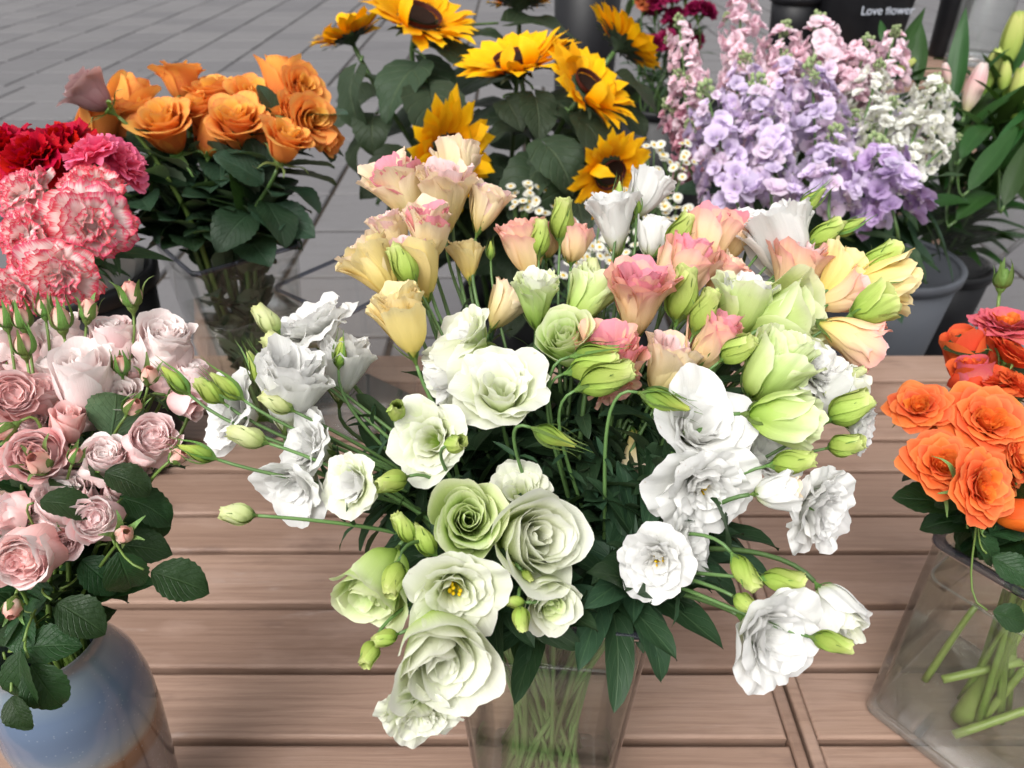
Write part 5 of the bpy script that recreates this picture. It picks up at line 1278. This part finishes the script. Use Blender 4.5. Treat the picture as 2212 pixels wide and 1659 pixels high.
# ------------------------------------------------------------------ stock flowers
def floret(seed):
    rs = np.random.RandomState(seed); b = MB()
    for i in range(9):
        t = i / 8
        Pp, UV = petal(rs, lerp(.34, .55, t), lerp(.16, .27, t), [20, lerp(20, 50, t), lerp(30, 74, t) + rs.randn() * 9, lerp(30, 92, t) + rs.randn() * 12], nu=6, nv=5, r0=.02, z0=.0, az=i * GA + rs.randn() * .3, flat=.7, ruf=.05, rf=1.6, tipr=.2, phimax=1.2, wb=.2, wpk=.85)
        b.grid(Pp, UV)
    return b.mesh('floret')
FLO = [floret(700 + i) for i in range(5)]
b = MB(); rs_ = np.random.RandomState(8)
for i in range(15):
    a = i * GA; r = .1 + .3 * math.sqrt(i / 15); z = .7 - .75 * (i / 15) + rs_.randn() * .04
    n_ = len(b.v); b.lathe([(.005, -.14), (.08, -.08), (.105, .02), (.07, .1), (.01, .13)], 7)
    b.v[-1] = b.v[-1] + np.array([r * math.cos(a), r * math.sin(a), z])
    b.tube([(0, 0, z - .4), (r * math.cos(a), r * math.sin(a), z - .1)], .02, 4, cap=False)
SBUD = b.mesh('bud_cluster')
ST = SC + Vector((0, 0, SH))
ALT = {'slilac': 'slilac2', 'spink': 'spink2', 'srose': 'spink', 'spurple': 'slilac', 'swhite': 'swhite'}
STK = [ # top x,y -> bottom x,y of the florets, width, colour, depth, label
 (1468, 62, 1484, 215, 84, 'spink', 1.60, 'slim pale pink stock spike beside the edge on sunflower'), (1602, -10, 1592, 200, 104, 'spink', 1.62, 'tallest pink stock spike'), (1692, 82, 1665, 250, 112, 'spink', 1.6, 'pink stock spike with a green bud tip beside the tallest one'), (1765, 68, 1745, 220, 132, 'spink', 1.58, 'dense mauve pink stock spike under the black bucket'),
 (1868, 110, 1828, 235, 110, 'spink', 1.58, 'pink stock spike with several green bud tips'), (1930, 85, 1898, 200, 90, 'spink', 1.62, 'pink stock spike beside the lily leaf'), (1450, 245, 1500, 390, 100, 'srose', 1.58, 'dusky rose stock spike drooping beside the daisies'), (1470, 180, 1500, 280, 90, 'spink', 1.56, 'pale pink stock spike low beside the sunflowers'),
 (1532, 222, 1592, 440, 150, 'slilac', 1.47, 'broad lilac stock spike hanging low over the white lisianthus'), (1640, 205, 1668, 445, 140, 'slilac', 1.46, 'pale lilac stock spike in the middle of the bunch'), (1612, 150, 1622, 300, 110, 'slilac', 1.55, 'lilac stock spike under the tallest pink one'), (1755, 170, 1762, 335, 140, 'slilac', 1.5, 'lilac stock spike under the dense mauve one'),
 (1700, 150, 1705, 300, 110, 'slilac', 1.56, 'lilac stock spike behind the middle one'), (1802, 312, 1790, 445, 132, 'slilac', 1.42, 'short lilac stock head with a green crown'), (1900, 340, 1932, 470, 165, 'spurple', 1.40, 'deep violet stock head hanging lowest'), (1842, 270, 1830, 380, 100, 'slilac', 1.48, 'mauve stock spike between the short lilac and the white ones'), (1960, 255, 1920, 350, 100, 'slilac', 1.52, 'lilac stock spike behind the white ones'),
 (1895, 160, 1870, 250, 95, 'swhite', 1.53, 'white stock florets among the pink spikes'), (2012, 195, 1968, 310, 118, 'swhite', 1.47, 'pure white stock spike at the outer side'), (1925, 240, 1905, 320, 100, 'swhite', 1.45, 'cream white stock florets in the middle'), (2058, 305, 2012, 345, 64, 'swhite', 1.44, 'small white stock tip reaching towards the lilies'), (1975, 330, 1945, 390, 90, 'swhite', 1.44, 'ivory stock spike beside the deep violet head'), (1560, 300, 1600, 410, 110, 'srose', 1.56, 'dusky pink stock spike behind the broad lilac one')]
for i, (x0, y0, x1, y1, w, col, d, label) in enumerate(STK):
    rng = random.Random(2600 + i)
    A, Bq = at_depth(x0, y0, d + .015), at_depth(x1, y1, d - .015)
    ax = (A - Bq).normalized(); Ls = (A - Bq).length
    R = w / FV * d * .5
    nk, bs = bucket_stem(Bq, ST, .16, rng, SH)
    t = empty('stock_flower', bs, label, 'flower', 'stock flowers in the grey bucket')
    path, k0 = stem_path(bs, nk, Bq, ax)
    path = np.concatenate([path, [np.array(Bq.lerp(A, q)) for q in (.35, .7, 1.)]])
    REG.setdefault('stock', []).append((t, Vector(bs), path[k0:]))
    put('stem', MB().tube(path - np.array(bs), np.linspace(.005, .0025, len(path)), 6).mesh('stem'), MAT['stem'], t)
    bend = Vector((rng.uniform(-.02, .02), rng.uniform(-.01, .01), 0))
    n = max(24, int(Ls / .0023)); n = min(n, 84)
    for j in range(n):
        s = (j + .5) / n
        a = j * GA + rng.uniform(-.5, .5)
        if rng.random() < .04: continue
        s = min(1, max(0, s + rng.uniform(-.04, .04)))
        F = frame(ax, a); side = F @ Vector((1, 0, 0))
        tap = 1 - .34 * s ** 2.2
        p = Bq.lerp(A, s) + bend * math.sin(math.pi * s) + side * R * rng.uniform(.42, .84) * tap
        dr = (side + ax * rng.uniform(-.2, .7) * (1 + s) + Vector((rng.uniform(-.3, .3), rng.uniform(-.3, .3), rng.uniform(-.2, .2)))).normalized()
        sz = R * .84 * (1 - .3 * s ** 1.5) * rng.uniform(.65, 1.2)
        put('floret', rng.choice(FLO), MAT[ALT[col] if rng.random() < .35 else col], t, xform(p - bs, frame(dr, rng.random() * 6.28), sz))
    put('bud_cluster', SBUD, MAT['sbud'], t, xform(Bq.lerp(A, rng.uniform(.7, .9)) + (frame(ax, rng.random() * 6) @ Vector((1, 0, 0))) * R * .7 - bs, frame(ax, rng.random() * 6), R * .4))
    put('bud_cluster', SBUD, MAT['sbud'], t, xform(A + ax * .012 - bs, frame(ax, rng.random() * 6), R * .72))
    add_leaves(t, path, k0, 'stock', 'leaf_stock', 5, .12, .0, .7, rng, spread=(25, 80), base=bs)
# big drooping leaves over the grey bucket
for i, (x, y, w, d, ang, n) in enumerate([(1915, 545, 260, 1.5, -72, (60, 50)), (1975, 575, 240, 1.52, -66, (30, 50)), (1930, 620, 220, 1.5, -80, (120, 50)), (2010, 520, 240, 1.56, -48, (40, 50)), (1500, 400, 170, 1.5, 175, (90, 45)), (1850, 540, 200, 1.48, -95, (90, 50)),
                                          (1700, 480, 160, 1.45, -60, (90, 50)), (2030, 470, 220, 1.58, -30, (60, 50)), (1960, 500, 220, 1.55, -60, (70, 50)), (1780, 490, 180, 1.5, -80, (90, 50)), (2050, 540, 180, 1.6, -60, (30, 55)), (1890, 480, 200, 1.55, -70, (100, 50))]):
    attach_leaf('stock', x, y, w, d, ang, n, 'lily', i % 2, 'leaf_rose2', widen=2.1, r=.003, pmat='stem_dark')

# ------------------------------------------------------------------ daisies between sunflowers and stock
b = MB(); rs_ = np.random.RandomState(4)
for i in range(12):
    Pp, UV = petal(rs_, .36, .1, [86, 84, 90, 100], nu=3, nv=3, r0=.15, az=i * .5236, flat=1, tipr=.3, wb=.6, phimax=1); b.grid(Pp, UV)
DAI = b.mesh('ray_petals'); DAC = MB().lathe([(0, .1), (.1, .085), (.16, .03), (.17, -.02)], 9).mesh('disc')
DAC_M = plain_mat('daisy_eye', (.6, .38, .02), .8, .2, 300)
DC = Vector((at_depth(1390, 560, 1.45).x, 1.50, 0)); DH = .36
bucket(DC, DH, .09, .07, 'black bucket on the paving holding the small white daisies', 'black_plastic', group='black flower buckets')
rd = random.Random(9)
for s_, (x, y, wd, hd) in enumerate([(1420, 350, 45, 45), (1440, 400, 40, 40), (1400, 440, 50, 40), (1450, 455, 40, 40), (1300, 560, 50, 35), (1340, 540, 40, 40), (1280, 520, 40, 50), (1250, 575, 35, 25), (1170, 420, 35, 40), (1375, 480, 40, 40), (1460, 330, 40, 30), (1120, 430, 30, 30)]):
    d = 1.40 if y < 500 else 1.3
    C = at_depth(x, y, d); nk, bs = bucket_stem(C, DC + Vector((0, 0, DH)), .08, rd, DH)
    t = empty('daisy_spray', bs, 'wiry spray of tiny white daisies between the sunflowers and the stock', 'daisies', 'white daisy sprays')
    path, k0 = stem_path(bs, nk, C - Vector((0, 0, .06)), Vector((0, 0, 1)))
    b = MB().tube(path - np.array(bs), .0018, 5)
    heads = []
    for j in range(15):
        p = at_depth(x + rd.uniform(-wd, wd), y + rd.uniform(-hd, hd), d + rd.uniform(-.03, .03))
        b.tube([path[-1] - np.array(bs), np.array(p.lerp(Vector(path[-1]), .4)) - np.array(bs) + np.array((0, 0, -.008)), np.array(p - bs)], .0008, 4)
        heads.append(p)
    put('stem', b.mesh('stem'), MAT['stem'], t)
    for p in heads:
        hd_ = put('flower_head', DAI, MAT['daisy'], t, xform(p - bs, frame(facing(90 + rd.uniform(-60, 60), rd.uniform(20, 60)), rd.random() * 6), rd.uniform(.016, .021)))
        put('disc', DAC, DAC_M, hd_)
    add_leaves(t, path, k0, 'lisismall', 'leaf_stock', 6, .05, .3, 1.0, rd, spread=(20, 60), base=bs)

# ------------------------------------------------------------------ lilies, far buckets, crate, glass cylinder
LC = Vector((at_depth(2190, 300, 1.75).x + .05, 1.95, 0)); LH = .36
bucket(LC, LH, .12, .09, 'black bucket on the paving holding the lily bunch', 'black_plastic', group='black flower buckets')
def lily_bud(seed):
    rs = np.random.RandomState(seed); out = []
    for i in range(6):
        Pp, UV = petal(rs, 1., .15, [26, 12, -6, -14], nu=6, nv=9, r0=.025, az=i * 1.0472, flat=.0, tipr=.06, spiral=.12, phimax=.75, wb=.5, wpk=.5)
        out.append(MB().grid(Pp, UV).mesh('tepal'))
    return out
LB = [lily_bud(1), lily_bud(2)]
LILY = [(2185, 90, 150, 82, 'lily', 1.8, 'tall green lily bud pointing upwards above the leaves'), (2140, 155, 120, 75, 'lily', 1.75, 'pale green lily bud beside the white and pink one'), (2200, 205, 140, 88, 'lily', 1.7, 'yellow green striped lily bud'), (2105, 190, 130, 75, 'lilypink', 1.72, 'white and pink lily bud among the green ones'), (2045, 160, 60, 110, 'lilypink', 1.75, 'opening white lily bud with pink inside'), (2170, 170, 90, 95, 'lily', 1.72, 'small green lily bud'), (2212, 170, 100, 80, 'lilypink', 1.74, 'pink flushed lily bud at the outer side'), (1950, 145, 70, 30, 'lily', 1.7, 'cream yellow lily bud behind the pink stock')]
LT = LC + Vector((0, 0, LH))
for i, (x, y, w, a, col, d, label) in enumerate(LILY):
    rng = random.Random(3000 + i)
    axis = facing(a, 78); C = at_depth(x, y, d); size = w * .85 / FV * d
    org = C - axis * size * .5
    nk, bs = bucket_stem(org, LT, .1, rng, LH)
    t = empty('lily', bs, label, 'lily', 'lilies in bud')
    path, k0 = stem_path(bs, nk, org, axis)
    REG.setdefault('lily', []).append((t, Vector(bs), path[k0:]))
    put('stem', MB().tube(path - np.array(bs), np.linspace(.005, .003, len(path)), 7).mesh('stem'), MAT['stem'], t)
    h = put('flower_head', MB().lathe([(.02, -.06), (.04, -.02), (.06, .02), (.02, .04)], 8).mesh('flower_head'), MAT['stem'], t, xform(org - bs, frame(axis, rng.random() * 6), size))
    for m in LB[i % 2]: put('tepal', m, MAT[col], h)
    add_leaves(t, path, k0, 'lily', 'leaf_lily', 17, .19, .1, .97, rng, spread=(15, 50), base=bs)
for i, (x, y, w, ang, d, lab) in enumerate([(1985, 110, 150, 88, 1.7, 'tall upright lily leaf behind the pink stock'), (1905, 65, 70, 105, 1.8, 'lily leaf tip against the black lettered bucket'), (2120, 260, 190, 62, 1.62, 'broad lily leaf under the white and pink bud'), (2150, 330, 200, 55, 1.6, 'glossy lily leaf crossing the bunch'), (2060, 420, 170, 20, 1.58, 'lily leaf lying low in the clear film'), (2020, 425, 110, 15, 1.58, 'short lily leaf in the clear film'), (2190, 280, 170, 60, 1.64, 'lily leaf at the outer side of the bunch'), (2080, 300, 170, 75, 1.66, 'upright lily leaf beside the white stock tip'), (2130, 400, 200, 50, 1.6, 'dark lily leaf low in the bunch'), (2200, 360, 180, 70, 1.6, 'shaded lily leaf over the clear film')]):
    attach_leaf('lily', x, y, w, d, ang, (ang + 90, 35), 'lily', i, 'leaf_lily', widen=1.25, r=.003, pmat='stem_dark', frac=.5)
# clear film wrapped round the lilies
rs_ = np.random.RandomState(12); nn_ = 25
aa, zz_ = np.meshgrid(np.linspace(math.radians(150), math.radians(390), nn_), np.linspace(0, 1, 9))
rr_ = .1 + .14 * zz_ + .012 * np.sin(aa * 9) * zz_ + rs_.randn(9, nn_) * .004
tag(put('clear_wrap', MB().grid(np.stack([rr_ * np.cos(aa), rr_ * np.sin(aa), .36 + .26 * zz_ + .02 * np.sin(aa * 5) * zz_], -1)).mesh('clear_wrap'), MAT['film'], None, Matrix.Translation(LC)), 'crinkled clear film wrapped round the lily bunch', 'wrapping')

# far black buckets
def lettering(txt, loc, rot, size, mat, parent):
    cu = bpy.data.curves.new('lettering', 'FONT'); cu.body = txt; cu.size = size; cu.align_x = 'CENTER'; cu.extrude = .0006
    tmp = bpy.data.objects.new('lettering_curve', cu); COL.objects.link(tmp)
    bpy.context.view_layer.update()
    me = bpy.data.meshes.new_from_object(tmp.evaluated_get(bpy.context.evaluated_depsgraph_get()))
    bpy.data.objects.remove(tmp); bpy.data.curves.remove(cu)
    me.materials.clear(); me.materials.append(mat)
    o = bpy.data.objects.new('lettering', me); COL.objects.link(o); o.parent = parent; o.location = loc; o.rotation_euler = rot
    return o
MAT['ink'] = plain_mat('white_ink', (.5, .53, .6), .6, .3, 50, .05)
# wooden stand behind the stock, carrying two black buckets and the glass cylinder
SZ = .70
sx0, sx1 = at_depth(1690, 80, 2.75).x, at_depth(2118, 95, 2.75).x
sy0, sy1 = 2.74, 3.12
cr = empty('wooden_stand', Vector(((sx0 + sx1) / 2, 2.93, 0)), 'brown slatted wooden stand carrying the lettered black bucket and the glass cylinder', 'stand')
for k_ in range(5):
    board(sx0, sx1, sy0 + k_ * .076, sy0 + .06 + k_ * .076, SZ, .018, 'slat', cr, cr.location)
for xx in (sx0 + .03, sx1 - .03):
    for yy in (sy0 + .03, sy1 - .03): board(xx - .018, xx + .018, yy - .018, yy + .018, SZ - .02, SZ - .02, 'leg', cr, cr.location)
for yy in (sy0 + .004, sy1 - .016): board(sx0 + .05, sx1 - .05, yy, yy + .012, SZ - .022, .05, 'side_rail', cr, cr.location)
LBK = Vector((at_depth(1838, 40, 2.75).x, 2.93, SZ + .001)); LBH = .5
lb = bucket(LBK, LBH, .185, .14, 'black bucket lettered in white on the wooden stand behind the stock', 'black_plastic', group='black flower buckets')
zt = at_depth(1890, 14, 2.6).z - SZ - .012
ph = math.asin(max(-.9, min(.9, (at_depth(1892, 10, 2.6).x - LBK.x) / .155)))
rtx = lerp(.14, .185, zt / LBH) + .003
lettering('Love flower', (rtx * math.sin(ph), -rtx * math.cos(ph), zt), (math.pi / 2 - .09, 0, ph), .038, MAT['ink'], lb)
for (x, d, z0, r, h, lab) in [(1265, 3.4, 0, .15, 1.05, 'tall black planter behind the sunflowers'), (1450, 2.55, 0, .19, .6, 'black bucket of crimson flowers behind the slim pink stock'), (1690, 2.85, SZ + .001, .09, .2, 'small black bucket holding the orange paper cone'), (1985, 2.95, SZ + .001, .06, .4, 'narrow black bucket beside the glass cylinder')]:
    px = at_depth(x, 60, d).x; bucket(Vector((px, 2.99 if z0 else d * 1.08, z0)), h, r, r * .8, lab, 'black_plastic', group='black flower buckets')
# crimson flowers
CRB = Vector((at_depth(1450, 60, 2.55).x, 2.55 * 1.08, 0))
for i in range(16):
    rng = random.Random(3300 + i)
    x, y = rng.uniform(1370, 1560), rng.uniform(-30, 95)
    C = at_depth(x, y, 2.5 + rng.uniform(-.1, .1)); nk, bs = bucket_stem(C, CRB + Vector((0, 0, .6)), .17, rng, .6)
    red = x > 1395
    flower('crimson_flower', 'flower', 'crimson tufted flower in the bucket behind the slim pink stock' if red else 'rust orange tufted flower beside the crimson ones', 'crimson flowers' if red else 'rust flowers', 'carnation', C, facing(90 + rng.uniform(-50, 50), rng.uniform(30, 70)), .085, ['crimson' if red else 'rust'], nk, bs, 'carn', .0025, 'stem_dark', (('lisismall', 'leaf_stock', 5, .09, .2, .95, True),), i)
# orange paper cone
OPC = Vector((at_depth(1690, 60, 2.85).x, 2.99, SZ + .02))
aa, zz_ = np.meshgrid(np.linspace(0, 2 * math.pi, 19), np.linspace(0, 1, 6))
rr_ = .02 + .085 * zz_ + .006 * np.sin(aa * 7) * zz_
tag(put('orange_paper_cone', MB().grid(np.stack([rr_ * np.cos(aa), rr_ * np.sin(aa), .06 + .42 * zz_], -1)).mesh('orange_paper_cone'), plain_mat('orange_paper', (.42, .075, .02), .6, .3, 20), None, Matrix.Translation(OPC)), 'orange paper cone standing in the small black bucket behind the pink stock', 'paper')
# glass cylinder
GP = at_depth(2062, 92, 2.78)
gv = empty('glass_cylinder', Vector((GP.x, 2.86, SZ + .001)), 'tall empty glass cylinder vase at the end of the wooden stand', 'vase')
put('wall', MB().lathe([(.085, .03), (.085, .45), (.08, .45), (.08, .03)], 48).mesh('wall'), MAT['glass'], gv)
put('base', MB().lathe([(0, 0), (.083, .001), (.086, .006), (.085, .029), (.077, .036), (0, .034)], 48).mesh('base'), MAT['glass_base'], gv)

# pale wrapped bouquet behind the red carnations
wbp = at_height(55, 330, TABLE + .28)
t = empty('wrapped_bouquet', Vector((wbp.x, min(wbp.y, 1.2), TABLE)), 'bouquet wrapped in clear film with pale green and lilac tips behind the red carnations', 'bouquet')
aa, zz_ = np.meshgrid(np.linspace(0, 2 * math.pi, 21), np.linspace(0, 1, 7))
rr_ = .03 + .11 * zz_ + .008 * np.sin(aa * 8 + 3 * zz_) * zz_
put('clear_wrap', MB().grid(np.stack([rr_ * np.cos(aa), rr_ * np.sin(aa), .4 * zz_ + .02 * np.sin(aa * 3) * zz_], -1)).mesh('clear_wrap'), MAT['film'], t)
rr_ = .028 + .1 * zz_ + .006 * np.sin(aa * 9 + 2) * zz_
put('white_paper', MB().grid(np.stack([rr_ * np.cos(aa), rr_ * np.sin(aa), .012 + .34 * zz_ + .025 * np.sin(aa * 2 + 1) * zz_], -1)).mesh('white_paper'), plain_mat('white_tissue', (.75, .75, .74), .8, .2), t)
for i in range(6):
    rng = random.Random(3500 + i); a = i * 1.05
    B_ = BL['cup'][i % 4]
    o = Vector((.055 * math.cos(a), .055 * math.sin(a), .31))
    put('stem', MB().tube([(0, 0, .02), tuple(o * .6), tuple(o)], .002, 5).mesh('stem'), MAT['stem'], t)
    h = put('flower_head', CALYX['lisi'][0], MAT['sepal'], t, xform(o, frame((math.cos(a) * .3, math.sin(a) * .3, 1), a), .06))
    for nm, tier, m in B_['parts']: put(nm, m, MAT['lime' if i % 2 else 'slilac'], h)
